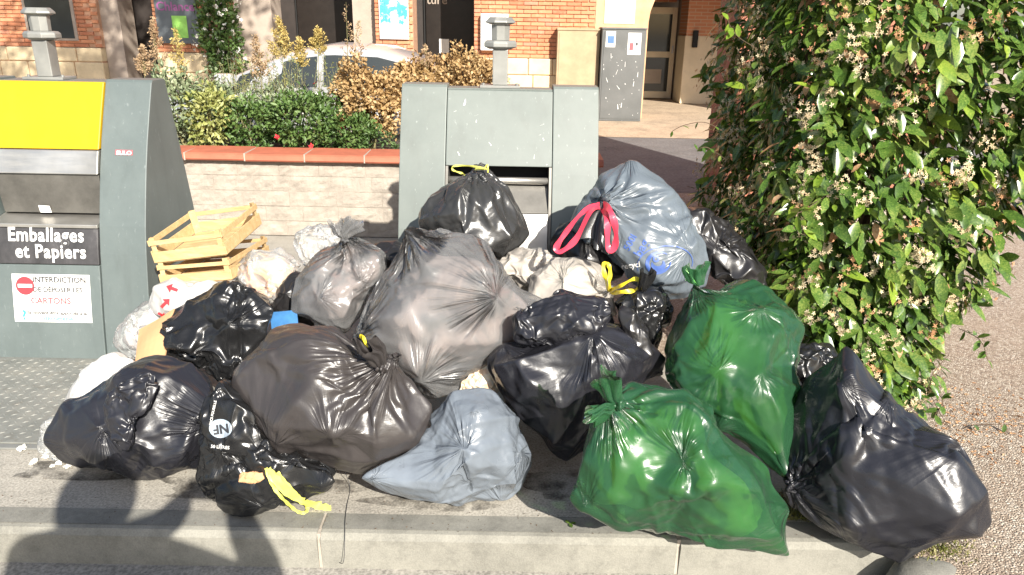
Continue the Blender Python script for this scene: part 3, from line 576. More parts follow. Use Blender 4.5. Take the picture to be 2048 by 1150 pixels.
# ------------------------------------------------------------------ waste container inlets
PZ = [0,.2,.38,.52,.65,.85,.954,1.1,1.25]; PY = [3.21,3.241,3.278,3.305,3.34,3.41,3.45,3.517,3.59]
BZ = [0,.3,.63,.95,1.24]; BY = [3.97,3.92,3.863,3.796,3.73]
fy = lambda z: float(np.interp(z, PZ, PY)); by = lambda z: float(np.interp(z, BZ, BY))
def slab(x0, x1, z0, z1, off, th, oy, n=10):
    """panel that follows the curved front; off>0 stands proud of it"""
    zs = [z0 + (z1-z0)*i/n for i in range(n+1)]; R = []
    for x in (x0, x1): R.append([(x, fy(z)+oy-off, z) for z in zs] + [(x, fy(z)+oy-off+th, z) for z in reversed(zs)])
    return MB().loft(R)
def fpt(x, z, oy, off=.003): return (x, fy(z)+oy-off, z)
def fframe(x, z, oy, off): 
    s = (fy(z+.02)-fy(z-.02))/.04; return frame(fpt(x, z, oy, off), (1,0,0), (0,s,1))
def vent(t, x, y, z, mat, s=1.0):
    w = .036*s; MB().box(x-.095,x+.095,y-.06,y+.06,z,z+.012).build('vent_base', mat, t, bevel=.002)
    vs_ = MB().box(x-w,x+w,y-w,y+w,z+.0125,z+.175).build('vent_shaft', mat, t, bevel=.004)
    def octo(r, zz): return [(x+r*math.cos(math.pi/8+k*math.pi/4), y+r*math.sin(math.pi/8+k*math.pi/4)*.8, zz) for k in range(8)]
    MB().loft([octo(.055,z+.176),octo(.083,z+.186),octo(.083,z+.205),octo(.072,z+.215)]).build('vent_collar', mat, vs_, bevel=.003)
    MB().loft([octo(.045,z+.2155),octo(.047,z+.285)]).build('vent_neck', mat, vs_, bevel=.002)
    MB().loft([octo(.052,z+.2855),octo(.076,z+.293),octo(.072,z+.302),octo(.055,z+.318)]).build('vent_cap', mat, vs_, bevel=.003)
    for dx in (-.08,.08): MB().lathe((x+dx,y-.03,z+.012),[(.007,0),(.007,.008),(.003,.010)],8).build('bolt', mat, t)
def shell(t, x0, x1, oy, paint):
    zs = [1.247*i/10 for i in range(11)]
    for a, b in ((x0, x0+.214), (x1-.214, x1)):
        R = []
        for x in (a, b): R.append([(x, fy(z)+oy, z) for z in zs] + [(x, fy(1.247)+oy+.012, 1.258), (x, by(1.24)+oy-.012, 1.258)] + [(x, by(z)+oy, z) for z in reversed(zs)])
        MB().loft(R).build('side_pillar', paint, t, bevel=.004)
    MB().box(x0+.217,x1-.217, 3.60+oy, 3.72+oy, 0.005, 1.236).build('rear_body', paint, t)
# packaging container (yellow top)
X0, X1 = -2.619, -1.69; a0, a1 = X0+.2165, X1-.2165
lc = thing('packaging_container', ((X0+X1)/2, 3.5, 0), 'grey waste container with yellow top panel marked for packaging and paper', 'waste container')
shell(lc, X0, X1, 0, M['cpaint'])
slab(a0, a1, .957, 1.246, .012, .05, 0).build('yellow_panel', M['ypaint'], lc, bevel=.004); MB().box(a0,a1,3.592,3.73,1.2365,1.248).build('top_plate', M['cpaint'], lc)
slab(a0, a1, .850, .953, .016, .03, 0, 4).build('steel_hood', M['steel'], lc, bevel=.004)
m = MB(); m.hexa([(a0+.02,fy(.66)+.072,.662),(a1-.004,fy(.66)+.072,.662),(a1-.004,fy(.66)+.09,.662),(a0+.02,fy(.66)+.09,.662),(a0+.006,fy(.845)+.002,.846),(a1-.004,fy(.845)+.002,.846),(a1-.004,fy(.845)+.02,.846),(a0+.006,fy(.845)+.02,.846)]); m.build('inlet_flap', M['shade_steel'], lc, bevel=.003)
m = MB(); m.hexa([(a0,fy(.62)-.012,.615),(a1,fy(.62)-.012,.615),(a1,3.50,.615),(a0,3.50,.615),(a0,fy(.62)-.012,.632),(a1,fy(.62)-.012,.632),(a1,3.50,.662),(a0,3.50,.662)]); m.build('inlet_ledge', M['steel'], lc, bevel=.003)
MB().box(a0,a1,3.51,3.55,.62,.86).build('inlet_interior', M['dark'], lc)
x_, z_ = -2.19, .672; MB().hexa([(x_-.022,fy(.66)+.066,.664),(x_+.03,fy(.66)+.066,.664),(x_+.03,fy(.66)+.070,.664),(x_-.022,fy(.66)+.070,.664),(x_-.020,fy(.7)+.042,.70),(x_+.03,fy(.7)+.042,.698),(x_+.03,fy(.7)+.046,.698),(x_-.020,fy(.7)+.046,.70)]).build('paper_scrap', M['wpaper'], lc)
spl = slab(a0, a1, .452, .612, .010, .04, 0, 4).build('sign_plate', M['sign'], lc, bevel=.003)
for row, zc, bx in (('Emballages', .556, -2.145), ('et Papiers', .482, -2.125)):
    link('lettering', text_mesh('lettering', row, .088, M['lettering'], fframe(bx, zc, 0, .0115), .020, sx=.84, space=1.09), spl)
slab(a0, a1, .006, .448, .008, .04, 0, 6).build('lower_door', M['cpaint'], lc, bevel=.004)
MB().box(a0+.02,a1-.02,3.40,3.45,.01,.45).build('door_backing', M['dark'], lc)
# notice on the lower door
nz0, nz1, nx0, nx1 = .185, .405, -2.315, -1.955
nt_ = thing('notice', (-2.13, 3.25, .18), 'white notice forbidding cardboard stuck on the container door', 'notice')
slab(nx0, nx1, nz0, nz1, .0100, .0015, 0, 3).build('paper', M['paper'], nt_)
def ntext(body, x, z, size, mat, bold=.008, al='CENTER', sx=1.0): link('lettering', text_mesh('lettering', body, size, M[mat], fframe(x, z, 0, .0125), bold, al, sx=sx, extrude=.0003), nt_)
ntext('INTERDICTION', -2.095, .370, .036, 'inkgrey', .026); ntext('DE DÉPOSER LES', -2.105, .326, .031, 'inkgrey', .024); ntext('CARTONS', -2.14, .272, .040, 'pinkred', .026)
ntext('Ils doivent être apportés à la', -2.115, .222, .0240, 'inkgrey', .020); ntext('déchèterie', -2.11, .193, .032, 'inkblue', .020); ntext('?', -2.268, .197, .062, 'cyan', .03)
Mf = fframe(-2.255, .352, 0, .012); dsk = MB(); dsk.add([(.043*math.cos(2*math.pi*k/32), .043*math.sin(2*math.pi*k/32), .0001) for k in range(32)], [tuple(range(32))]); dsk.build('no_entry_disc', M['red'], nt_, M=Mf)
MB().add([(-.033,-.008,.0006),(.033,-.008,.0006),(.033,.008,.0006),(-.033,.008,.0006)], [(0,1,2,3)]).build('no_entry_bar', M['paper'], nt_, M=Mf)
Mf = fframe(-1.998, .283, 0, .012); bx_ = MB(); bx_.add([(-.026,-.022,.0003),(.012,-.026,.0003),(.012,.006,.0003),(-.026,.008,.0003)], [(0,1,2,3)]); bx_.add([(.0125,-.026,.0003),(.030,-.018,.0003),(.030,.012,.0003),(.0125,.006,.0003)], [(0,1,2,3)]); bx_.add([(-.026,.009,.0003),(.012,.007,.0003),(.004,.022,.0003),(-.034,.022,.0003)], [(0,1,2,3)]); bx_.build('box_drawing', plain('print_tan', (.55,.44,.34), .6), nt_, M=Mf)
sb = thing('sticker', (-1.80,3.45,.93), 'small red maker sticker on the container side pillar', 'sticker')
Mf = fframe(-1.795, .945, 0, .0015); MB().add([(-.040,-.011,0),(.040,-.011,0),(.040,.012,0),(-.040,.012,0)], [(0,1,2,3)]).build('backing', M['pinkred'], sb, M=Mf)
link('lettering', text_mesh('lettering', 'SULO', .025, M['lettering'], fframe(-1.795, .936, 0, .0022), .03, extrude=.0002, sx=1.15), sb)
vent(lc, -2.215, 3.68, 1.2485, M['galv'])
# household waste container (all grey)
OY = .055; X0, X1 = -.537, .392; a0, a1 = X0+.2165, X1-.2165
cc = thing('household_container', ((X0+X1)/2, 3.5, 0), 'pale grey waste container with open steel inlet behind the bag pile', 'waste container')
shell(cc, X0, X1, OY, M['cpaint2']); slab(a0, a1, .905, 1.236, -.004, .05, OY).build('upper_panel', M['cpaint2'], cc, bevel=.004); MB().box(a0,a1,3.60+OY,3.72+OY,1.2365,1.243).build('top_plate', M['cpaint2'], cc)
for xa in (a0, a1-.012): slab(xa, xa+.012, .45, .903, -.004, .12, OY, 4).build('inlet_jamb', M['shade_steel'], cc)
MB().box(a0+.013,a1-.013,3.57+OY,3.60+OY,.45,.90).build('inlet_interior', M['dark'], cc)
MB().tube([(a0+.013,fy(.845)+OY+.03,.838),(a1-.013,fy(.845)+OY+.03,.838)], .016, 14).build('inlet_roller', M['steel'], cc, smooth=True)
m = MB(); m.hexa([(a0+.014,fy(.70)+OY+.01,.70),(a1-.014,fy(.70)+OY+.01,.70),(a1-.014,fy(.70)+OY+.025,.70),(a0+.014,fy(.70)+OY+.025,.70),(a0+.014,fy(.8)+OY+.06,.815),(a1-.014,fy(.8)+OY+.06,.815),(a1-.014,fy(.8)+OY+.075,.815),(a0+.014,fy(.8)+OY+.075,.815)]); m.build('inlet_flap', M['shade_steel'], cc, bevel=.002)
slab(a0+.014, a1-.014, .30, .698, .0, .03, OY, 5).build('steel_apron', M['steel'], cc, bevel=.003); slab(a0, a1, .006, .297, -.002, .04, OY, 5).build('lower_door', M['cpaint2'], cc, bevel=.004)
vent(cc, -.075, 3.67+OY, 1.2437, M['galv'])
rc = random.Random(3); sc_ = MB()
for i in range(10):
    x = rc.uniform(a0+.02,a1-.02); z = rc.choice([rc.uniform(.91,.95), rc.uniform(.92,1.05), rc.uniform(1.0,1.2)]); L = rc.choice([.006,.012,.02]); w_ = rc.uniform(.0008,.0022); an = rc.gauss(0,.6)
    p = lambda u, v: fpt(x+u, z+v, OY, -.003); c, s = math.cos(an), math.sin(an)
    sc_.add([p(-w_,0), p(w_,.001), p(w_*.6+s*L, c*L), p(-w_*.5+s*L, c*L)], [(0,1,2,3)])
p = lambda u, v: fpt(-.245+u, 1.17+v, OY, -.003); sc_.add([p(0,0),p(.006,-.004),p(.012,.012),p(.010,.028),p(.005,.012)], [(0,1,2,3,4)])
sc_.build('paint_chip', M['lettering'], cc, kind='stuff')
# ------------------------------------------------------------------ refuse sacks: an inextensible film relaxed over a stuffed shape until it buckles into folds
def _ico():
    g = (1+5**.5)/2
    v = np.array([[-1,g,0],[1,g,0],[-1,-g,0],[1,-g,0],[0,-1,g],[0,1,g],[0,-1,-g],[0,1,-g],[g,0,-1],[g,0,1],[-g,0,-1],[-g,0,1]], float); v /= np.linalg.norm(v, axis=1)[:,None]
    return v, np.array([[0,11,5],[0,5,1],[0,1,7],[0,7,10],[0,10,11],[1,5,9],[5,11,4],[11,10,2],[10,7,6],[7,1,8],[3,9,4],[3,4,2],[3,2,6],[3,6,8],[3,8,9],[4,9,5],[2,4,11],[6,2,10],[8,6,7],[9,8,1]])
def _sub(f, n):
    e = np.sort(np.concatenate([f[:,[0,1]],f[:,[1,2]],f[:,[2,0]]]), axis=1); u, inv = np.unique(e, axis=0, return_inverse=True); inv = inv.ravel()
    m = len(f); a = inv[:m]+n; b = inv[m:2*m]+n; c = inv[2*m:]+n
    return u, np.concatenate([np.stack([f[:,0],a,c],1),np.stack([a,f[:,1],b],1),np.stack([c,b,f[:,2]],1),np.stack([a,b,c],1)])
def _nbr(f, n):
    e = np.concatenate([f[:,[0,1]],f[:,[1,2]],f[:,[2,0]]]); e = np.unique(np.concatenate([e,e[:,::-1]]), axis=0)
    cnt = np.bincount(e[:,0], minlength=n); st = np.concatenate([[0],np.cumsum(cnt)[:-1]]); k = np.arange(len(e))-st[e[:,0]]
    t = np.repeat(np.arange(n)[:,None],6,1); t[e[:,0],k] = e[:,1]; return t, (np.arange(6)[None] < cnt[:,None]).astype(np.float32)
LV = {}
_v, _f = _ico()
for _l in range(7):
    _t, _w = _nbr(_f, len(_v)); LV[_l] = dict(d=_v, f=_f, t=_t, w=_w)
    if _l < 6:
        _u, _nf = _sub(_f, len(_v)); LV[_l]['e'] = _u; _m = _v[_u].mean(1); _m /= np.linalg.norm(_m, axis=1)[:,None]; _v = np.concatenate([_v,_m]); _f = _nf
def _fadj(f):
    m = len(f); e = np.sort(np.concatenate([f[:,[0,1]],f[:,[1,2]],f[:,[2,0]]]),axis=1); key = e[:,0]*1000003+e[:,1]; o = np.argsort(key,kind='stable'); a, b = o[0::2], o[1::2]; t = np.zeros((m,3),int)
    t[a%m,a//m] = b%m; t[b%m,b//m] = a%m; return t
for _l in (4,5,6): LV[_l]['fa'] = _fadj(LV[_l]['f'])
def facet(x, l, sig=.38, its=14, vits=8, floor=None):
    """bilateral normal filter: flat film facets that meet in crisp creases"""
    f, fa = LV[l]['f'], LV[l]['fa']; x = x.astype(np.float32); n = np.cross(x[f[:,1]]-x[f[:,0]], x[f[:,2]]-x[f[:,0]]); A = np.linalg.norm(n,axis=1)+1e-12; n /= A[:,None]; A = A/A.mean()
    for _ in range(its):
        nn = n[fa]; df = ((nn-n[:,None])**2).sum(2); w = np.exp(-df/(2*sig*sig))*A[fa]; n = n*A[:,None]+(nn*w[:,:,None]).sum(1); n /= np.linalg.norm(n,axis=1)[:,None]+1e-12
    cnt = np.bincount(f.ravel(),minlength=len(x)).astype(np.float32)
    for _ in range(vits):
        c = x[f].mean(1); g = np.zeros_like(x)
        for i in range(3):
            dv = n*((c-x[f[:,i]])*n).sum(1)[:,None]
            for k in range(3): g[:,k] += np.bincount(f[:,i],dv[:,k],len(x))
        x = x+g/cnt[:,None]
        if floor is not None: x[:,2] = np.maximum(x[:,2],floor)
    return x.astype(float)
def creases(x, N, ten, size, seed, n=34, amp=.006, lr=(.12,.38), wr=(.010,.03)):
    g = np.random.RandomState(seed+900)
    for i in range(n):
        k = g.randint(len(x)); p = x[k]; t = ten[k]+.35*g.randn(3); t = t-N[k]*(t@N[k]); t /= np.linalg.norm(t)+1e-9; L = size*g.uniform(*lr); wd = size*g.uniform(*wr); b = np.cross(N[k],t)
        v = x-p; u = v@t; d = v@b+.10*L*np.sin(u/L*2.2+g.uniform(0,6)); h = v@N[k]; win = np.clip(1-(u/L)**2,0,1)*(np.abs(h) < L*.6); a = amp*size*g.uniform(.5,1.5)*g.choice([1,1,-1]); sk = np.where(d > 0,1.0,g.uniform(1.2,3.0))
        x = x+N*(a*win*np.exp(-np.abs(d)*sk/wd))[:,None]
    return x
def nrm(x, f):
    a = x[f[:,1]]-x[f[:,0]]; b = x[f[:,2]]-x[f[:,0]]; c = np.cross(a,b); n = np.zeros_like(x)
    for i in range(3):
        for k in range(3): n[:,k] += np.bincount(f[:,i], c[:,k], len(x))
    return n/(np.linalg.norm(n, axis=1)[:,None]+1e-12)
def polyrad(poly, c, phi):
    P = np.array(poly, float)-c; P[:,1] *= -1
    for _ in range(2):
        Q = np.roll(P,-1,0); P = np.stack([.88*P+.12*Q,.12*P+.88*Q],1).reshape(-1,2)
    Q = np.roll(P,-1,0)-P; d = np.stack([np.cos(phi),np.sin(phi)],1); R = np.zeros(len(phi))
    for a, e in zip(P, Q):
        den = d[:,0]*e[1]-d[:,1]*e[0]; den = np.where(abs(den) < 1e-9, 1e-9, den); t = (a[0]*e[1]-a[1]*e[0])/den; s = (a[0]*d[:,1]-a[1]*d[:,0])/den
        R = np.where((s >= -.001)&(s <= 1.001)&(t > 0), np.maximum(R,t), R)
    return np.where(R <= 0, np.median(R[R > 0]), R)
SOFT = dict(KB=(.06,.05,.04), KF=(.012,.006,.005), ex=.14, aniso=.3, fine=(1,.8,.5), its=(60,50,30))
TAUT = dict(KB=(.05,.04,.035), KF=(.010,.006,.005), ex=.085, aniso=.26, fine=(1,.7,.4), its=(120,50,22))
CRUM = dict(KB=(.065,.045,.035), KF=(.007,.004,.003), ex=.28, aniso=.25, fine=(1,.8,.5), its=(90,50,20))
def facet_net(nf, seed):
    """random triangulation of the unit sphere: seeds and triangles"""
    g = np.random.RandomState(seed+400); v = g.randn(nf*3,3); v /= np.linalg.norm(v,axis=1)[:,None]; keep = []
    for q in v:
        if all(q@k < 1-1.7/nf for k in keep): keep.append(q)
        if len(keep) >= nf: break
    bm = bmesh.new()
    for q in keep: bm.verts.new(q)
    bmesh.ops.convex_hull(bm, input=bm.verts); bm.verts.ensure_lookup_table(); V = np.array([q.co[:] for q in bm.verts]); T = np.array([[q.index for q in f.verts] for f in bm.faces if len(f.verts) == 3]); bm.free(); return V, T
def facet_target(B, d, base_at, net, size, seed, jit):
    V, T = net; P = base_at(V); N = V; g = np.random.RandomState(seed+401); C = P.mean(0); P = C+(P-C)*1.04; P = P+unit(P-C)*(g.randn(len(P))*jit*size)[:,None]
    out = B.copy()
    for t in T:
        A = V[t].T
        try: k = np.linalg.inv(A)@d.T
        except np.linalg.LinAlgError: continue
        m = (k > -1e-6).all(0); w = k[:,m]/k[:,m].sum(0); out[m] = w.T@P[t]
    return out
def bag_surface(poly, Y, thick, seed, cen=None, pinch=(), poke=(), lump=.032, lev=6, floor=.004, st=SOFT, tilt=(0,0), lumpf=(1.2,3.0), amp=(.012,.0035,.0012), pleat=1.0, extra=4, ncr=18, cramp=.010, sig=.45, fits=(14,8), broad=6, nf=80, ff=.8, jit=.022):
    KB, KF, ex, aniso, fine, its = (st[k] for k in ('KB','KF','ex','aniso','fine','its'))
    P = np.array(poly, float); c = np.array(cen, float) if cen is not None else P.mean(0); n = ray(*c); w = Y/n[1] if Y else (H-.02)/-ray(c[0],P[:,1].max()-6)[2]; O = CAM+n*w; n = n/np.linalg.norm(n)
    def base(d):
        phi = np.arctan2(d[:,1],d[:,0]); R = polyrad(poly,c,phi)*w/FP; rho = np.sqrt(np.clip(1-d[:,2]**2,0,1))**.92; dep = np.sign(d[:,2])*np.abs(d[:,2])**.9
        th = np.where(dep > 0, thick[0], thick[1]); foc = 1-np.maximum(0,dep)*thick[0]/w*.5
        ip = rho*R*foc; return O+ip[:,None]*(np.cos(phi)[:,None]*CR+np.sin(phi)[:,None]*CU)+(ip*(np.cos(phi)*tilt[0]+np.sin(phi)*tilt[1])-dep*th)[:,None]*n*(1 if tilt == (0,0) else 1)
    rng = np.random.RandomState(seed); size0 = np.sqrt(np.ptp(P[:,0])*np.ptp(P[:,1])); xd = []
    for _ in range(extra):
        v = rng.randn(3); v[2] = abs(v[2])*.8-.15; v /= np.linalg.norm(v); xd.append((v, size0*rng.uniform(.10,.2), rng.uniform(.02,.055)*size0*w/FP))
    size = np.sqrt(np.ptp(P[:,0])*np.ptp(P[:,1]))*w/FP; x = None; pts = []; net = facet_net(nf, seed) if nf else None
    for l in range(4, lev+1):
        L = LV[l]; d = L['d']; B = base(d)
        if floor is not None:
            lo = (B[:,2] < floor)&(d[:,2] > -.12); B[lo] = CAM+(B[lo]-CAM)*((floor-H)/(B[lo,2]-H))[:,None]; B[:,2] = np.maximum(B[:,2],floor)
        N = nrm(B, L['f'])
        if net is not None:
            B = B+ff*(facet_target(B, d, base, net, size, seed, jit)-B)
            if floor is not None: B[:,2] = np.maximum(B[:,2], floor)
        if floor is not None: N = np.where((N*N).sum(1)[:,None] < .5, [0,0,-1.], N)
        B = B+N*(fnoise(B/size,seed,20,*lumpf)*lump*size*.5)[:,None]; ten = np.zeros_like(B); T0 = B.copy()
        for i, q in enumerate(list(pinch)+list(poke)+xd):
            if l == 4 and i >= len(pinch)+len(poke): pts.append(q[0])
            elif l == 4:
                dd = np.array([q[0]-c[0],-(q[1]-c[1])])*w/FP; R = polyrad(poly,c,np.array([math.atan2(dd[1],dd[0])]))[0]*w/FP
                ro = min(.985,np.linalg.norm(dd)/R)**(1/.92); u = dd/(np.linalg.norm(dd)+1e-9)*ro; pts.append(np.array([u[0],u[1],math.sqrt(1-ro*ro)]))
            k = np.argmax(d@pts[i]); p = B[k]; pn = N[k]; q = q if len(q) == 4 else (0,0,q[1],q[2]); r0 = q[2]*w/FP; v = B-p; dist = np.linalg.norm(v,axis=1); win = np.exp(-(dist/r0)**2)
            ten += v/(dist[:,None]+1e-6)*((1/(.25+dist/r0))[:,None]**2)
            if i < len(pinch):
                s = np.clip(1-win*.82,0,1); T0 = T0+(s-1)[:,None]*(v-(v@pn)[:,None]*pn)
                T0 = T0+pn*(q[3]*np.exp(-(dist/(r0*.55))**2))[:,None]-pn*(q[3]*.55*np.exp(-((dist-r0*.95)/(r0*.5))**2))[:,None]
                a = np.cross(pn,[.3,.2,.9]); a /= np.linalg.norm(a); b = np.cross(pn,a); th = np.arctan2(v@b,v@a); wig = 0
                for m, (nn, am) in enumerate(((5,.7),(8,1),(13,.9),(21,.5))): wig = wig+am*np.cos(nn*th+rng.uniform(0,6)+2*fnoise(B/size,seed+m,6,.5,1.5))
                T0 = T0+N*(wig*.045*pleat*r0*np.exp(-((dist-r0*.75)/(r0*.8))**2)*np.clip(dist/(r0*.3),0,1))[:,None]
            else: T0 = T0+pn*(q[3]*np.exp(-dist/(r0*.6)))[:,None]
        lt = np.linalg.norm(ten,axis=1); sg = np.clip(lt/3,0,1); ten /= lt[:,None]+1e-9
        if not (len(pinch)+len(poke)+len(xd)):
            ten = np.cross(N,rng.randn(3)); ten /= np.linalg.norm(ten,axis=1)[:,None]+1e-9; sg[:] = .4
        nb = L['t']; e = B[nb]-B[:,None]; el = np.linalg.norm(e,axis=2)+1e-9; al = np.abs((e*ten[:,None]).sum(2))/el
        var = .5+.5*np.tanh(1.3*fnoise(B/size,seed+50,14,1.0,2.5)); rest = (el*(1+fine[l-4]*ex*(.35+1.3*var)[:,None]+fine[l-4]*aniso*sg[:,None]*(1-1.5*al**2))).astype(np.float32)
        if x is None: x = T0+N*(fnoise(B/size,seed+9,40,4,9)*amp[0]*size)[:,None]
        else: x = np.concatenate([x,x[LV[l-1]['e']].mean(1)]); x = x+N*(fnoise(B/size,seed+l,40,*{5:(9,18),6:(16,34)}[l])*amp[l-4]*size)[:,None]
        x = x.astype(np.float32); T = T0.astype(np.float32); wt = L['w']; wn = (wt/wt.sum(1)[:,None])[:,:,None]; lapB = (T[nb]*wn).sum(1)-T; kf, kb = KF[l-4], KB[l-4]
        for it in range(its[l-4]):
            e = x[nb]-x[:,None]; ln = np.sqrt(np.einsum('ijk,ijk->ij',e,e))+1e-9; em = e*wn
            lap = em.sum(1); cr = lap-(em*(rest/ln)[:,:,None]).sum(1)
            x = x+.62*cr+kb*(lap-lapB)+kf*(T-x)
            if floor is not None: x[:,2] = np.maximum(x[:,2], floor)
        if l == lev:
            x = x.astype(float); N2 = nrm(x, L['f']); x = creases(x, N2, ten, size, seed, ncr, cramp); x = creases(x, nrm(x, L['f']), ten, size, seed+7, broad, .022, (.25,.6), (.03,.075)); x = facet(x, l, sig, *fits, floor=floor)
    return x.astype(float), LV[lev]['f'], dict(O=O,n=n,size=size,T0=T0,N=N,lev=lev,x=x.astype(float),nexp=len(pinch)+len(poke),cen=[(x[np.argmax(d@q)],(q_[2] if len(q_)==4 else q_[1])*w/FP,i_ < len(pinch)) for i_,(q,q_) in enumerate(zip(pts,list(pinch)+list(poke)+xd))])
def fold_attr(me, x, info, seed):
    """per-vertex fan coordinates round the tension points, read by the film material for fine pleats"""
    g = np.random.RandomState(seed+3); N = nrm(x, info['f'] if 'f' in info else LV[info['lev']]['f']); best = np.full(len(x),1e9); vec = np.zeros((len(x),3)); am = np.zeros(len(x)); sec = best.copy()
    for ix, (c, r, pin) in enumerate(info['cen']):
        k = np.argmin(((x-c)**2).sum(1)); n = N[k]; a = np.cross(n,[.31,.2,.93]); a /= np.linalg.norm(a); b = np.cross(n,a); v = x-c; D = np.linalg.norm(v,axis=1); th = np.arctan2(v@b,v@a); q = D/r
        lob = np.clip(.42+.62*np.cos(th-g.uniform(0,6.28))+.35*np.cos(2*th-g.uniform(0,6.28)),.04,1) if not pin else 1.0; K = g.uniform(2.2,3.4)*(1.25 if pin else 1); cand = np.stack([K*np.cos(th),K*np.sin(th),q*.22+g.uniform(0,50)],1); m = q < best; sec = np.where(m,best,np.minimum(sec,q)); vec[m] = cand[m]
        am[m] = (np.clip(q/.25,0,1)*(np.exp(-(q/2.6)**2)+.12)*(1.25 if pin else (.95 if ix < info['nexp'] else .40))*lob)[m]; best = np.minimum(best,q)
    am *= np.clip((sec-best-.10)/.6,0,1)*(.45+.55*np.clip(.5+fnoise(x/info['size'],seed+8,14,1,2.5),0,1)); am *= info['size']/.4
    at = me.attributes.new('fold_vec','FLOAT_VECTOR','POINT'); at.data.foreach_set('vector',vec.astype(np.float32).ravel()); at = me.attributes.new('fold_amp','FLOAT','POINT'); at.data.foreach_set('value',am.astype(np.float32))
BAGS = {}
def sack(key, name, label, mat, poly, Y, thick, seed, contents=None, cshrink=.012, group=None, cat='garbage bag', **k):
    x, f, info = bag_surface(poly, Y, thick, seed, **k); lo = float(x[:,2].min()); t = thing(name, (float(info['O'][0]), float(info['O'][1]), lo), label, cat, group)
    info['t'] = t; info['mat'] = mat; info['f'] = f; fm = mesh_from('film', x, f, mat); fold_attr(fm, x, info, seed); info['film'] = link('film', fm, t); BAGS[key] = info
    if contents is not None:
        l = 4; q = len(LV[l]['d']); y = info['x'][:q].copy(); z0 = y[:,2].copy(); wn = (LV[l]['w']/LV[l]['w'].sum(1)[:,None])[:,:,None]
        for _ in range(7): y = y+.7*((y[LV[l]['t']]*wn).sum(1)-y)
        N = nrm(y, LV[l]['f']); dn = np.clip(fnoise(y/info['size'],seed+5,18,1.0,2.6),-1.2,1.6); y = y-N*(cshrink+.022*np.clip(dn+.3,0,2)*info['size']/.4)[:,None]
        y = info['O']+(y-info['O'])*.95
        if lo < .02:
            k_ = np.clip(1-z0/.14,0,1)[:,None]; y = y+(info['O']-y)*[1,1,0]*.45*k_; y[:,2] = np.maximum(y[:,2],.07)
        link('contents', mesh_from('contents', y, LV[l]['f'], contents), t)
    return t
def surf(key, px, py, r=9, lift=.004):
    I = BAGS[key]; X, Yp, w = proj(I['x']); m = ((X-px)**2+(Yp-py)**2) < r*r
    if not m.any():
        k = np.argmin((X-px)**2+(Yp-py)**2); return I['x'][k]-ray(px,py)*lift
    k = np.where(m)[0][np.argmin(w[m])]; d = ray(px,py); return CAM+d*(w[k]-lift)
def smooth_path(P, n=12):
    P = [np.asarray(p,float) for p in P]; out = []
    for i in range(len(P)-1):
        a, b, c, d = P[max(i-1,0)], P[i], P[i+1], P[min(i+2,len(P)-1)]
        for k in range(n):
            t = k/n; out.append(.5*((2*b)+(c-a)*t+(2*a-5*b+4*c-d)*t*t+(3*b-a-3*c+d)*t**3))
    out.append(P[-1]); return np.array(out)
def ribbon(parent, P, width, mat, seed=0, name='drawstring', twist=.95, th=.0005):
    Q = smooth_path(P); T = unit(np.gradient(Q,axis=0)); g = np.random.RandomState(seed); n = len(Q); view = unit(CAM-Q); rings = []; ph = g.uniform(-.4,.4)
    for i in range(n):
        s = np.cross(T[i],view[i]); s /= np.linalg.norm(s)+1e-9; v = np.cross(s,T[i]); a = ph+twist*math.sin(i*.23+seed); w_ = width*(.85+.15*math.sin(i*.5+seed))
        s2 = s*math.cos(a)+v*math.sin(a); v2 = np.cross(T[i],s2); rings.append([Q[i]+s2*w_/2, Q[i]+v2*th+s2*w_*.1*math.sin(i*.9), Q[i]-s2*w_/2, Q[i]-v2*th])
    MB().loft(rings).build(name, mat, parent, smooth=False)
def tuft(parent, base, d, length, spread, mat, seed, name='tied_neck', r0=.012, flat=.4, droop=.0, k=(3,7)):
    g = np.random.RandomState(seed); d = unit(np.asarray(d,float)); a = unit(np.cross(d,[.2,.9,.4])); b = np.cross(d,a); nt, na = 16, 56; V = []; p = g.uniform(0,6.28,5)
    for i in range(nt):
        t = i/(nt-1)
        for j in range(na):
            th = 2*math.pi*j/na; e = 1+.14*math.sin(2*th+p[0])+.07*math.sin(5*th+p[1]); tt = t*e
            r = r0*(1-t*.3)+spread*tt**.8; r *= 1+.30*min(1,t*3)*math.sin(k[0]*th+p[2]+1.5*t)+.22*math.sin(k[1]*th+p[3]-2*t)
            q = base+d*length*tt+a*r*math.cos(th)+b*r*flat*math.sin(th); q = q+a*.10*length*math.sin(2.5*t+p[4]); q[2] -= droop*t*t*length; V.append(q)
    V = np.array(V); V += (fnoise(V/length,seed,24,.8,1.8)[:,None]*unit(np.array([[.3,.5,.8]])))*.045*length
    F = [(i*na+j, i*na+(j+1)%na, (i+1)*na+(j+1)%na, (i+1)*na+j) for i in range(nt-1) for j in range(na)]
    me = mesh_from(name, V, F, mat); return link(name, me, parent)
def knot(parent, p, r, mat, seed, name='knot'):
    g = np.random.RandomState(seed); L = LV[3]; d = L['d']; x = p+d*r*(1+.28*fnoise(d,seed,16,.6,1.4))[:,None]; link(name, mesh_from(name, x, L['f'], mat), parent)
from mathutils.bvhtree import BVHTree
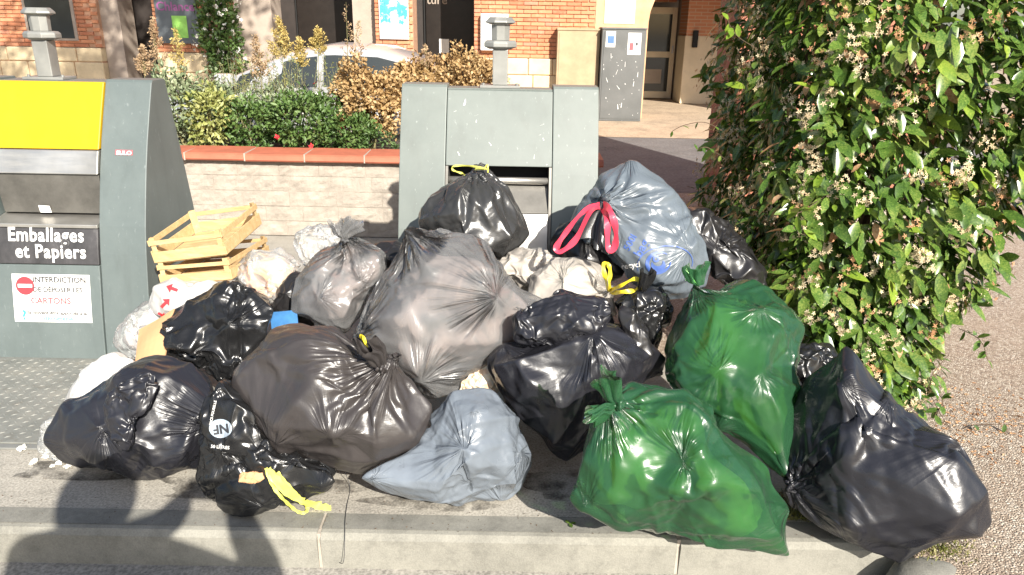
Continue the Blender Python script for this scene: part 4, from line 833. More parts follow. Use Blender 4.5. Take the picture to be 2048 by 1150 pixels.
def decal(key, me, parent, name, lift=.003, cuts=.004):
    """wrap a flat print (mesh in photograph-plane units) onto the film"""
    I = BAGS[key]; tree = I.get('bvh')
    if tree is None: tree = I['bvh'] = BVHTree.FromPolygons([tuple(v) for v in I['x']], [tuple(int(i) for i in q) for q in I['f']])
    bm = bmesh.new(); bm.from_mesh(me); bmesh.ops.triangulate(bm, faces=bm.faces)
    for _ in range(4):
        es = [e for e in bm.edges if e.calc_length() > 3.5]
        if not es: break
        bmesh.ops.subdivide_edges(bm, edges=es, cuts=1); bmesh.ops.triangulate(bm, faces=bm.faces)
    o = Vector(CAM)
    for v in bm.verts:
        d = Vector(ray(v.co.x, v.co.y)).normalized(); h = tree.ray_cast(o, d)
        v.co = (h[0]-d*lift) if h[0] is not None else o+d*float(np.linalg.norm(I['O']-CAM))
    bm.to_mesh(me); bm.free(); link(name, me, I['film'])
def flat_poly(name, polys, mat):
    m = MB()
    for p in polys: m.add([(x,y,0) for x,y in p], [tuple(range(len(p)))])
    return m.mesh(name, mat)
def arc(cx, cy, rx, ry, a0, a1, w0, w1, n=16, rot=0):
    o, i_ = [], []
    for k in range(n+1):
        a = math.radians(a0+(a1-a0)*k/n); w = w0+(w1-w0)*math.sin(math.pi*k/n); c, s = math.cos(a), math.sin(a); R = math.radians(rot)
        def tr(x,y): return (cx+x*math.cos(R)-y*math.sin(R), cy+x*math.sin(R)+y*math.cos(R))
        o.append(tr((rx+w)*c,(ry+w)*s)); i_.append(tr((rx-w)*c,(ry-w)*s))
    return [[o[k],o[k+1],i_[k+1],i_[k]] for k in range(n)]
def px_text(body, size, x, y, rot, mat, bold=.02):
    a = math.radians(rot); Mx = Matrix(((math.cos(a),math.sin(a),0,x),(math.sin(a),-math.cos(a),0,y),(0,0,1,0),(0,0,0,1))); return text_mesh('print', body, size, mat, Mx, bold, extrude=0)
# ------------------------------------------------------------------ the pile
P = lambda s: [tuple(float(v) for v in q.split(',')) for q in s.split()]
tb = sack('A','garbage_bag','dull black bag with a folded-over neck flap on the concrete by the tread plate',M['navy'],P('108,870 128,828 200,775 280,717 350,708 405,732 440,790 438,845 412,890 400,932 330,942 240,958 185,952 138,928 114,895'),None,(.19,.16),21,poke=[(410,850,60,.02),(200,860,60,.015)],st=TAUT)
x, f, i = bag_surface(P('207,812 236,766 296,738 312,770 300,815 258,838 268,875 252,900 226,880 215,848'),2.12,(.02,.02),22,st=CRUM,lev=5,floor=None); link('neck_flap', mesh_from('neck_flap',x,f,M['navy']), tb)
tb = sack('B','garbage_bag','torn shiny black bag with a round pale logo and loose lime drawstring',M['black2'],P('398,900 410,860 432,800 478,785 520,850 560,905 640,938 692,938 680,962 600,1000 500,1030 432,1010 402,965'),None,(.10,.12),23,poke=[(440,900,50,.01)],st=CRUM)
tb = sack('C','garbage_bag','big charcoal bag with a pleated neck and short yellow drawstring',M['char'],P('470,760 490,710 530,672 580,655 640,660 690,666 740,690 785,738 830,770 880,798 872,832 842,880 790,920 700,942 600,932 540,908 500,850'),2.24,(.19,.2),3,pinch=[(765,738,80,.045)],poke=[(560,880,70,.02)],st=TAUT)
p = surf('C',765,735); tuft(tb,p,(-.35,-.35,.75),.12,.030,M['char'],5,flat=.6); knot(tb,p,.018,M['char'],6)
ribbon(tb,[p,surf('C',745,712)+[0,-.02,.01],atY(728,678,2.20),atY(722,672,2.22),atY(736,700,2.24),surf('C',752,726)],.012,M['yellow_tape'],1,'drawstring')
tb = sack('D','garbage_bag','very glossy black crumpled bag below the wooden crates',M['black2'],P('310,702 338,640 390,600 424,590 430,566 470,580 520,600 546,632 540,680 512,722 470,772 440,788 412,742 345,722'),2.78,(.15,.18),25,poke=[(465,650,50,.02)],st=CRUM)
tb = sack('E','garbage_bag','see-through grey bag with a knotted tuft on top',M['haze'],P('588,598 604,545 650,490 682,470 724,468 752,492 776,532 770,562 734,590 706,640 682,668 622,652 590,628'),2.88,(.13,.15),26,contents=M['c_pink'],pinch=[(690,482,45,.03)],st=TAUT)
p = surf('E',690,478); tuft(tb,p,(-.25,.0,.8),.075,.028,M['haze'],7); tuft(tb,p,(.45,.0,.7),.085,.026,M['haze'],8); knot(tb,p,.014,M['haze'],9)
tb = sack('F','garbage_bag','largest see-through grey bag, full of pinkish refuse, in the middle of the pile',M['haze'],P('700,660 714,620 758,566 796,528 800,486 806,424 872,456 935,482 1000,540 1040,580 1078,612 1044,642 1030,690 982,732 950,762 870,796 830,782 772,732 722,694'),2.62,(.20,.2),27,contents=M['c_pink'],poke=[(985,600,110,.035),(850,745,100,.03)],pinch=[(705,668,70,.0),(815,452,60,.0)],extra=2,ff=.6,st=TAUT)
tb = sack('G','garbage_bag','tall black drawstring bag leaning against the open steel inlet',M['smoke'],P('834,456 860,390 898,352 940,334 985,346 1030,386 1052,440 1050,490 1000,528 950,512 900,474 850,462'),3.06,(.17,.16),29,pinch=[(955,340,75,.01)],st=TAUT)
p = surf('G',950,338); ribbon(tb,[p,atY(975,338,3.0),atY(940,332,3.02),atY(908,332,3.03),atY(906,340,3.03),atY(922,346,3.02),surf('G',930,350)],.010,M['lime_tape'],2); ribbon(tb,[atY(968,338,3.0),atY(975,330,3.0),atY(976,345,2.99)],.009,M['lime_tape'],3)
tb = sack('H','garbage_bag','large blue-grey bag with red handles and a blue swirl logo',M['blue'],P('1134,412 1150,374 1200,345 1270,332 1310,368 1362,420 1402,470 1416,512 1406,570 1386,616 1330,602 1270,570 1232,522 1184,482 1142,446'),2.93,(.19,.2),31,pinch=[(1208,404,62,.035)],poke=[(1372,500,50,.02)],st=TAUT)
p = surf('H',1210,405); tuft(tb,p,(-.15,-.5,-.75),.13,.055,M['smoke'],10,droop=.3); 
ribbon(tb,[surf('H',1200,408),atY(1165,425,2.68),atY(1128,470,2.66),atY(1112,498,2.66),atY(1124,502,2.655),atY(1152,478,2.65),atY(1180,425,2.65),surf('H',1202,412)],.024,M['red_tape'],4,twist=.45); ribbon(tb,[surf('H',1206,406),atY(1222,425,2.66),atY(1232,465,2.64),atY(1228,498,2.64),atY(1216,492,2.645),atY(1214,440,2.655),surf('H',1204,412)],.026,M['red_tape'],5,twist=.45)
INK = plain('navy_print', (.05,.10,.30), .4, var=0)
decal('H', px_text('bag', 26, 1290, 500, -62, INK), tb, 'blue_print'); decal('H', px_text('500l', 20, 1266, 488, -62, INK), tb, 'blue_print')
decal('H', flat_poly('logo', arc(1318,525,24,20,20,330,1,4,rot=-20)+arc(1316,527,12,11,-60,160,1,6,rot=30)+arc(1312,518,5,5,0,360,2,2), INK), tb, 'swirl_logo'); decal('H', flat_poly('ring', arc(1330,528,56,36,170,380,.6,1.2,rot=-8), INK), tb, 'logo_outline'); decal('H', px_text('recycl', 16, 1262, 536, -8, M['lettering']), tb, 'white_print')
sack('I','garbage_bag','black bag in the shade under the red-handled bag',M['black'],P('1096,500 1128,442 1180,455 1235,515 1262,570 1200,565 1130,540'),3.0,(.12,.15),32,lev=5,st=SOFT)
sack('J','garbage_bag','black bag half hidden between the blue-grey bag and the jasmine',M['black'],P('1352,425 1398,414 1450,448 1492,492 1536,545 1500,600 1440,560 1400,500'),3.05,(.14,.14),33,lev=5,st=CRUM)
sack('K','garbage_bag','small white see-through bag behind the yellow-handled bag',M['white'],P('986,530 1022,502 1066,497 1112,514 1092,560 1060,582 1010,556'),2.93,(.09,.1),34,lev=5,st=CRUM,contents=M['c_white'],poke=[(1050,520,30,.01)])
tb = sack('L','garbage_bag','cream-white bag with long yellow drawstring loops',M['white'],P('1044,605 1068,556 1108,520 1160,514 1204,535 1234,590 1230,640 1140,650 1070,640'),2.78,(.13,.14),35,pinch=[(1216,580,40,.01)],poke=[(1130,560,50,.01)],st=SOFT,lev=6,contents=M['c_white'])
p = surf('L',1218,582); ribbon(tb,[p,atY(1211,560,2.62),atY(1207,532,2.62),atY(1214,526,2.62),atY(1220,540,2.62),atY(1219,565,2.62),surf('L',1220,584)],.017,M['yellow_tape'],6,twist=.6); ribbon(tb,[p,atY(1240,572,2.61),atY(1268,558,2.61),atY(1280,564,2.61),atY(1270,580,2.61),atY(1240,584,2.615),surf('L',1222,586)],.018,M['yellow_tape'],7,twist=.6)
tb = sack('N0','garbage_bag','small black bag with a twisted upright neck beside the yellow loops',M['black2'],P('1232,604 1262,575 1300,575 1332,592 1346,622 1322,655 1312,712 1280,700 1250,670'),2.66,(.11,.12),36,st=CRUM,lev=5)
tuft(tb,surf('N0',1285,585),(.0,-.1,.9),.085,.016,M['black2'],11,k=(3,7))
tb = sack('M','garbage_bag','large black bag with a baggy rolled neck in the front of the pile',M['navy'],P('986,712 1030,690 1062,668 1130,650 1200,650 1250,668 1296,690 1346,746 1322,772 1252,792 1204,822 1182,872 1122,932 1080,872 1022,812 990,772'),2.42,(.19,.2),37,poke=[(1180,690,80,.02),(1020,700,40,.015)],st=TAUT)
x, f, i = bag_surface(P('1022,642 1058,610 1126,590 1204,600 1244,640 1236,668 1180,662 1130,692 1062,694 1030,672'),2.40,(.09,.12),38,st=CRUM,floor=None,poke=[(1040,640,40,.01)]); link('rolled_neck', mesh_from('rolled_neck',x,f,M['navy']), tb)
x, f, i = bag_surface(P('1232,612 1262,615 1290,655 1312,712 1296,716 1260,690 1240,650'),2.40,(.04,.05),39,st=TAUT,floor=None,lev=5); link('neck_flap', mesh_from('neck_flap',x,f,M['black']), tb)
tb = sack('N','garbage_bag','light grey bag slumped flat on the concrete',M['grey'],P('694,966 756,926 840,880 898,802 930,788 970,790 1012,812 1050,880 1052,980 960,996 850,1004 772,992 730,975'),None,(.17,.2),40,cen=(930,910),poke=[(925,892,80,.035),(1040,900,50,.01)],st=TAUT)
tb = sack('O','garbage_bag','tall green bag stretched to a point between the black bags and the jasmine',M['green'],P('1320,682 1340,632 1398,582 1408,542 1450,525 1520,568 1580,630 1602,662 1588,720 1594,800 1582,880 1570,962 1530,922 1480,862 1400,832 1350,782 1325,732'),2.36,(.13,.18),5,tilt=(-.1,.35),contents=M['c_green'],pinch=[(1398,580,55,.02)],poke=[(1440,745,80,.04)],st=TAUT)
tuft(tb,surf('O',1400,570),(-.2,.1,.8),.07,.03,M['green'],12)
tb = sack('Pg','garbage_bag','green bag with a bunched tied neck lying over the kerb',M['green'],P('1140,925 1160,870 1200,806 1262,772 1330,776 1400,820 1470,870 1522,930 1548,1010 1556,1060 1590,1136 1505,1102 1400,1076 1330,1066 1230,1042 1152,1002'),None,(.17,.2),7,contents=M['c_green'],pinch=[(1232,812,70,.03)],poke=[(1365,920,60,.015)],st=TAUT)
p = surf('Pg',1235,805); tuft(tb,p,(-.25,-.25,.75),.11,.030,M['green'],13,flat=.5); tuft(tb,p,(-.75,-.45,-.25),.10,.030,M['green'],14,flat=.5); knot(tb,p,.02,M['green'],15)
tb = sack('Q','garbage_bag','wide shiny black bag resting on the pebble path and kerb end',M['navy'],P('1548,985 1566,900 1580,830 1604,790 1650,752 1676,690 1702,700 1740,772 1800,822 1862,874 1912,912 1956,962 1971,1000 1942,1052 1830,1090 1780,1098 1700,1080 1640,1042 1590,1010'),None,(.15,.22),13,tilt=(-.45,.1),poke=[(1690,770,60,.02),(1925,900,70,.01)],pinch=[(1565,985,60,.0)],st=TAUT)
sack('R','garbage_bag','small black bag under the jasmine behind the tall green bag',M['black2'],P('1578,720 1604,690 1650,684 1690,730 1660,790 1600,800'),2.62,(.1,.12),41,lev=5,st=CRUM)
sack('S','garbage_bag','black bag wedged behind the knotted see-through bag',M['black'],P('738,500 770,482 812,488 850,505 850,570 780,580 745,545'),3.08,(.1,.12),42,lev=5)
sack('T','garbage_bag','dark bag squeezed beside the blue sheet',M['black'],P('546,620 556,578 580,552 620,540 640,600 620,660 560,665'),2.98,(.09,.1),43,lev=5)
sack('U','clear_bag','clear bag holding orange and yellow scraps in front of the stone wall',M['clear'],P('470,570 480,530 510,505 560,500 600,530 600,570 570,610 500,610'),3.08,(.10,.12),44,contents=M['c_orange'],cshrink=.02,lev=5,st=CRUM)
sack('V','clear_bag','empty crumpled clear bag behind the knotted see-through bag',M['clear'],P('585,500 600,460 640,448 690,455 700,490 680,530 620,540'),3.15,(.06,.06),45,lev=5,st=CRUM)
sack('W','clear_bag','clear bag of pinkish scraps leaning on the yellow-topped container',M['clear'],P('228,690 246,640 292,600 340,620 350,660 300,715 250,722'),2.93,(.07,.08),46,contents=M['c_pink'],cshrink=.03,lev=5,st=CRUM)
tb = sack('X','paper_bag','white bag printed with red arrows below the crates',M['wbag'],P('294,612 306,572 344,558 424,566 470,575 470,620 372,640 330,634'),2.92,(.07,.1),47,lev=5,st=TAUT)
for k, (ax, ay, rot, s) in enumerate(((345,577,200,1.1),(330,607,-45,1.1),(323,630,30,.8))):
    a = math.radians(rot); q = [(-10,-3),(2,-3),(2,-9),(12,0),(2,9),(2,3),(-10,3)]; decal('X', flat_poly('arrow', [[(ax+s*(u*math.cos(a)-v*math.sin(a)), ay+s*(u*math.sin(a)+v*math.cos(a))) for u, v in q]], M['red']), tb, 'red_arrow')
sack('Y','paper_bag','plain white bag tucked behind the flap-necked black bag',M['wbag'],P('122,822 138,780 172,735 222,698 272,724 262,770 180,840'),2.60,(.06,.08),48,lev=5,st=TAUT)
sack('Z','clear_bag','small clear bag of foam crumbs on the concrete edge of the tread plate',M['clear'],P('78,862 100,838 135,835 150,880 145,935 110,940 84,905'),2.42,(.05,.05),49,contents=M['foam'],cshrink=.03,lev=5,st=CRUM)
sack('Fo','food_waste_bag','thin bag of cream food scraps squeezed between the grey and black bags',M['foody'],P('918,790 930,760 965,735 992,715 1000,760 985,795 950,800'),2.46,(.05,.06),50,lev=5,st=CRUM)
tb = BAGS['B']['t']
decal('B', flat_poly('disc', [[(441+23*math.cos(a*.2617),857+19*math.sin(a*.2617)) for a in range(24)]], plain('pale_logo', (.34,.40,.46), .4, var=0)), tb, 'logo_disc'); decal('B', px_text('NF', 25, 441, 850, 172, M['inkgrey'], .04), tb, 'logo_letters', .0045)
decal('B', px_text('SACS POUBELLE', 7, 428, 826, -78, M['lettering'], .01), tb, 'small_print'); decal('B', px_text('50 LITRES', 9, 440, 897, 5, M['lettering'], .01), tb, 'small_print')
G = lambda x, y, z=.008: atZ(x, y, z)
def drape(key, pts, lift=.012):
    I = BAGS[key]; X, Yp, w = proj(I['x']); out = []
    for q in smooth_path([np.array([a, b, 0.]) for a, b in pts], 5):
        m = ((X-q[0])**2+(Yp-q[1])**2) < 49; g_ = atZ(q[0], q[1], .010)
        out.append(min([CAM+ray(q[0],q[1])*(w[m].min()-lift)] if m.any() else [g_], key=lambda v: 0))
    out = np.array(out)
    for _ in range(3): out[1:-1] = .25*out[:-2]+.5*out[1:-1]+.25*out[2:]
    return list(out)[::2]
ribbon(tb,drape('B',[(532,936),(545,972),(572,1004),(600,1026),(616,1020),(604,1000),(572,966),(552,940)]),.012,M['lime_tape'],8,twist=.25); ribbon(tb,drape('B',[(536,938),(560,966),(592,994),(625,1010),(662,1016)],.016),.026,M['lime_tape'],9,twist=.2); ribbon(tb,drape('B',[(538,950),(566,985),(605,1004),(650,1006)],.015),.012,M['lime_tape'],10,twist=.25)
p = surf('B',505,955,lift=.0); g = np.random.RandomState(3)
x, f, i = bag_surface(P('484,952 502,945 534,947 540,960 515,967 487,966'),2.2,(.012,.012),51,st=CRUM,lev=4,floor=None); x += p-x.mean(0)+np.array([0,-.006,.004]); link('torn_opening', mesh_from('torn_opening',x,f,M['card']), tb)
# wispy olive stems in front of the car
for k, (px_, py_, hw_, hh_) in enumerate(((470,150,50,48),(540,150,60,50),(622,150,55,48),(680,120,40,50),(585,140,70,50),(500,130,60,50))):
    c = atY(px_, py_+20, 6.3); g = np.random.RandomState(60+k); b = (float(c[0]), 6.3, .555); t = thing('wispy_plant', b, ['airy olive plant beside the shop climber','airy olive plant below the tallest gold plume','airy olive plant before the car windscreen','airy olive plant rising out of the orange shrub','airy silvery plant between the two gold plumes','airy lime plant in front of the car bonnet'][k], 'plant')
    m = MB(); pos, d = [], []
    for i in range(34):
        e = np.array(b)+[g.uniform(-1,1)*pw(hw_,6.3), g.uniform(-.12,.12), g.uniform(.25,.70)]; a = np.array(b)+[g.uniform(-.06,.06),0,-.01]; Q = smooth_path([a, a*.5+e*.5+g.randn(3)*.02, e],6); m.tube([tuple(q) for q in Q], .0015, 4); n_ = 16; kk = g.randint(4,len(Q),n_); pos.append(Q[kk]+g.randn(n_,3)*.008); d.append(unit(g.randn(n_,3)+[0,0,.8]))
    m.build('stem', M['stem'], t); pos = np.concatenate(pos); V, F_ = leaves(pos, np.concatenate(d), g.randn(len(pos),3), .032, .008); link('foliage', mesh_from('foliage', V, F_, M['lf_lime' if k % 2 else 'lf_silver']), t, kind='stuff')
# ------------------------------------------------------------------ flowering jasmine
jb = thing('jasmine_bush', (1.65,3.5,0), 'big flowering star jasmine with glossy leaves standing right of the pile', 'bush')
HZ = [0,.25,.55,.9,1.2,1.6,2.0,2.5,2.75]; HL = [1.34,1.22,1.14,1.08,1.08,1.10,1.14,1.25,1.5]; HR = [1.72,1.88,2.02,2.22,2.42,2.62,2.72,2.6,2.2]; HF = [2.80,2.86,2.90,2.90,2.92,2.98,3.02,3.2,3.5]; HB = [3.9,4.1,4.2,4.3,4.3,4.3,4.3,4.2,3.9]
def hedge_points(n, seed, depth=.26):
    g = np.random.RandomState(seed); z = .05 + 2.65*g.rand(n); a = g.uniform(0,2*np.pi,n); l, r, f_, b = (np.interp(z,HZ,q) for q in (HL,HR,HF,HB))
    cx, cy, rx, ry = (l+r)/2, (f_+b)/2, (r-l)/2, (b-f_)/2; ca, sa = np.cos(a), np.sin(a); k_ = a/(np.pi/2); sd = k_.astype(int)%4; f0 = (k_%1)*2-1; sx = np.choose(sd,[np.ones(n),-f0,-np.ones(n),f0]); sy = np.choose(sd,[f0,np.ones(n),-f0,-np.ones(n)]); nk = (np.abs(sx)**5+np.abs(sy)**5)**.2; q = np.stack([sx/nk, sy/nk, 0*z],1); ca, sa = np.sign(sx)*np.abs(sx)**4, np.sign(sy)*np.abs(sy)**4
    out = unit(np.stack([ca/rx, sa/ry, .15*(z-1.1)],1)); p = np.stack([cx+q[:,0]*rx, cy+q[:,1]*ry, z],1); p[:,0] -= .02*(p[:,1]-3)
    lump = .05*fnoise(p,71,22,.9,2.2)+.03*fnoise(p,72,22,3,5); dep = depth*g.rand(n)**1.5; return p+out*(lump-dep)[:,None], out, dep, g
pos, out, dep, g = hedge_points(22000, 5, .34)
d = unit(out*.55+g.randn(len(pos),3)*.45+np.array([.08,-.1,-.5])); up = unit(out*.7+g.randn(len(pos),3)*.35+np.array([0,0,.75])); ln = .088*g.uniform(.5,1.3,len(pos)); 
X_, Y_, w_ = proj(pos); vis = (X_ > 1390)&(X_ < 2060)&(Y_ > -20)&(dep < .03)&(out[:,1] < .2)&(out@np.array([.35,-.77,.53]) > .35)
pick = np.where(vis)[0]; pick = pick[np.argsort(w_[pick]-ln[pick]*8)][:300]; rest_ = np.ones(len(pos),bool); rest_[pick] = False
rn_ = g.rand(len(pos)); yng = rest_ & (rn_ < .09); ded = rest_ & (rn_ > .975)
for nm, msk, mt in (('foliage', rest_&~yng&~ded, M['leafj']), ('young_foliage', yng, M['leafy']), ('dead_leaf', ded, M['petalb'])):
    V, F = leaves(pos[msk], d[msk], up[msk], ln[msk], ln[msk]*.40, .28, False, .14); link(nm, mesh_from(nm,V,F,mt), jb, kind='stuff')
V, F = leaves(np.zeros((1,3)), np.array([[0,1.,0]]), np.array([[0,0,1.]]), 1.0, .40, .28, False, .14)
lm = [mesh_from('leaf', V, F, M['leafj']), mesh_from('leaf', V, F, M['leafy'])]
for k in pick:
    o = link('leaf', lm[1] if g.rand() < .08 else lm[0], jb); dd = Vector(d[k]); ss = dd.cross(Vector(up[k])).normalized(); nn = ss.cross(dd); L_ = float(ln[k])*1.15
    Mx = Matrix((ss*L_, dd*L_, nn*L_)).transposed().to_4x4(); Mx.translation = Vector(pos[k]); o.matrix_basis = Mx
def flowers(n, seed, mat, name, sz, clump):
    p, o_, _, g_ = hedge_points(n//clump, seed, .02); p = np.repeat(p,clump,0)+g_.randn(n//clump*clump,3)*.022; o_ = unit(np.repeat(o_,clump,0)+g_.randn(len(p),3)*.5); p = p+o_*.02
    a_ = unit(np.cross(o_,[.1,.3,.9])); b_ = np.cross(o_,a_); vs, fs = [], []
    for i in range(5):
        t = i*2*math.pi/5+.3; V, F = leaves(p, a_*math.cos(t)+b_*math.sin(t)+o_*.2, o_, sz*g_.uniform(.7,1.2,len(p)), sz*.42, .1); vs.append(V); fs.append(F+4*len(p)*i)
    link(name, mesh_from(name, np.concatenate(vs), np.concatenate(fs), mat), jb, kind='stuff')
flowers(8400, 8, M['petal'], 'blossom', .0125, 20); flowers(3200, 9, M['petalb'], 'faded_blossom', .012, 9)
m = MB(); rj = random.Random(6)
for i in range(22):
    a = rj.uniform(0,6.28); z1 = rj.uniform(.5,2.4); e = Vector((1.68+.38*math.cos(a),3.65+.3*math.sin(a),z1)); b = Vector((1.6+rj.uniform(-.12,.12),3.5+rj.uniform(-.12,.12),0)); m.tube([b,b.lerp(e,.4)+Vector((rj.uniform(-.1,.1),rj.uniform(-.1,.1),.15)),e],[.016,.010,.004],6)
m.build('branch', M['bark'], jb)
def sprig(pts, nl, seed, name='trailing_shoot', mat='leafj', ls=.05):
    Q = smooth_path([np.array(p) for p in pts],6); MB().tube([tuple(q) for q in Q], .0016, 5).build(name, M['bark'], jb); g_ = np.random.RandomState(seed); k = np.linspace(len(Q)*.2,len(Q)-1,nl).astype(int); p = Q[k]; dd = unit(g_.randn(nl,3)*.7+[0,-.2,-.5])
    V, F = leaves(p, dd, unit(g_.randn(nl,3)*.4+[0,-.3,1]), ls*g_.uniform(.7,1.1,nl), ls*.42, .3, False, .1); link(name+'_leaf', mesh_from('shoot_leaf', V, F, M[mat]), jb, kind='stuff')
sprig([atY(1445,262,3.35),atY(1410,245,3.2),atY(1370,250,3.2),atY(1345,262,3.2)],4,1,ls=.03); sprig([atY(1450,318,3.35),atY(1415,295,3.2),atY(1395,300,3.2)],4,2,ls=.035); sprig([(1.8,2.95,.10),atY(1900,855,2.72),atY(1950,850,2.72),atY(2010,848,2.7)],6,3,ls=.045)
sprig([atY(1510,95,3.3),atY(1478,75,3.25),atY(1462,55,3.25),atY(1456,40,3.25)],6,5,mat='leafy',ls=.06); sprig([(1.3,3.05,.9),atY(1610,420,2.85),atY(1595,430,2.8),atY(1612,470,2.8)],9,6,mat='leafy',ls=.07); sprig([(1.85,2.9,.25),atY(1860,760,2.75),atY(1885,800,2.72),atY(1870,830,2.7)],12,7,ls=.055); sprig([(1.9,2.95,.35),atY(1960,680,2.8),atY(1975,720,2.75)],10,8,ls=.055)
# bed of soil and litter under the bush
m = MB(); ang = [2*math.pi*k/24 for k in range(24)]; rj = random.Random(12); m.loft([[(1.46+s*.42*math.cos(a)*(1+.12*math.sin(3*a)), 3.42+s*.62*math.sin(a), .0045+h) for a in ang] for s, h in ((1,0),(.85,.02),(.5,.04),(.02,.045))]); m.build('planting_bed', M['soil'], smooth=True, kind='structure')
# grass and moss by the kerb end
g = np.random.RandomState(2); n_ = 2600; px = np.concatenate([g.uniform(.80,1.26,n_), g.normal(1.36,.05,300)]); py = np.concatenate([2.09+.16*g.rand(n_)**1.4, g.normal(1.955,.03,300)]); pz = np.where(px < 1.262, .002, .006)
pos = np.stack([px,py,pz],1); V, F = leaves(pos, unit(g.randn(len(pos),3)*.6+[0,0,1]), g.randn(len(pos),3), g.uniform(.008,.026,len(pos)), .004, .1); link('grass', mesh_from('grass', V, F, M['grass']), label='dry yellow-green grass and moss along the kerb end', cat='grass', kind='stuff')
# fallen litter of dry leaves under the bush edge
n_ = 500; pos = np.stack([g.normal(1.95,.22,n_), g.normal(2.75,.18,n_), np.full(n_,.0065)],1); V, F = leaves(pos, unit(g.randn(n_,3)*[1,1,.15]), unit(g.randn(n_,3)*.3+[0,0,1]), g.uniform(.008,.028,n_), .008, .2); link('leaf_litter', mesh_from('leaf_litter', V, F, M['petalb']), label='dry brown leaf litter scattered on the pebbles under the jasmine', cat='leaf litter', kind='stuff')
g = np.random.RandomState(21); n_ = 420; pos = np.stack([g.uniform(-2.0,1.1,n_), 2.0+.45*g.rand(n_)**1.5, np.full(n_,.004)],1); V, F = leaves(pos, unit(g.randn(n_,3)*[1,1,.1]), unit(g.randn(n_,3)*.4+[0,0,1]), g.uniform(.002,.009,n_), .0035, .2); link('grit', mesh_from('grit', V, F, M['bark']), label='dark grit and crumbs scattered along the kerb', cat='grit', kind='stuff')
# green torn leaf on the kerb
p0 = atZ(1140,1048,.006); V, F = leaves(np.array([p0,p0,p0]), np.array([[1,.3,.1],[-.6,.6,.2],[.2,-1,.2]]), np.array([[0,0,1.]]*3), .022, .014, .3, False, .1); link('torn_leaf', mesh_from('torn_leaf', V, F, M['leafj']), label='small torn green leaf lying on the kerb top', cat='leaf')
# thin wire trailing over the kerb
w_ = [atZ(690,945,.06),atZ(700,975,.006),atZ(694,1010,.006),atZ(690,1045,.008),tuple(np.array([atZ(690,1070,0)[0],1.970,-.01])),tuple(np.array([atZ(682,1090,0)[0]-.005,1.955,-.09])),tuple(atZ(668,1115,-.132))]
MB().tube([tuple(q) for q in smooth_path(w_,8)], .0010, 6).build('wire', M['inkgrey'], smooth=True, label='thin grey wire trailing over the kerb', cat='wire')
# foam crumbs
rf = random.Random(5)
for k, (px_, py_, s) in enumerate(((70,925,.011),(62,930,.006),(95,915,.014),(120,928,.010),(135,935,.008),(105,934,.007),(44,900,.012),(88,905,.009))):
    q = atZ(px_, py_, 0); L = LV[2]; x = q+np.array([0,0,s*.7])+L['d']*s*(1+.3*fnoise(L['d'],k,12,.6,1.5))[:,None]*[1,1,.7]; x[:,2] = np.maximum(x[:,2],.0145 if q[1] > 2.46 else .003); link('foam_crumb', mesh_from('foam_crumb', x, L['f'], M['foam'], False), label='white foam crumb on the ground beside the flap-necked black bag', cat='foam crumb', group='foam crumbs by the black bag')
# cardboard, blue sheet, tissue
def panel(name, pts, mat, th, label, cat, bend=.0):
    a, b, c, e = [Vector(p) for p in pts]; n = (b-a).cross(e-a).normalized()*th; R = []
    N_ = 6; top, bot = [], []
    for i in range(N_+1):
        row = []
        for j in range(N_+1):
            u, v = i/N_, j/N_; p = a.lerp(b,u).lerp(e.lerp(c,u),v)+n/th*bend*math.sin(math.pi*u)*math.sin(math.pi*v+.4); row.append(p)
        top.append(row)
    m = MB(); V = [p+n for r in top for p in r]+[p for r in top for p in r]; q = (N_+1)**2; F = []
    for i in range(N_):
        for j in range(N_):
            s = i*(N_+1)+j; F += [(s,s+1,s+N_+2,s+N_+1),(q+s,q+s+N_+1,q+s+N_+2,q+s+1)]
    rim = [i*(N_+1) for i in range(N_)]+[N_*(N_+1)+j for j in range(N_)]+[i*(N_+1)+N_ for i in range(N_,0,-1)]+[j for j in range(N_,0,-1)]
    F += [(rim[k],rim[(k+1)%len(rim)],q+rim[(k+1)%len(rim)],q+rim[k]) for k in range(len(rim))]
    return m.add(V,F).build(name, mat, smooth=False, label=label, cat=cat)
panel('cardboard_piece', [atY(272,728,2.68),atY(330,720,2.66),atY(350,618,2.80),atY(280,660,2.80)], M['card'], .006, 'torn brown cardboard sheet between the clear bag and glossy black bag', 'cardboard', .012)
panel('blue_sheet', [atY(545,668,2.74),atY(598,662,2.74),atY(594,620,2.80),atY(540,625,2.80)], plain('blue_card', (.045,.15,.33), .35, var=.3, vs=14), .003, 'blue printed card sheet stuck beside the knotted see-through bag', 'card', .006)
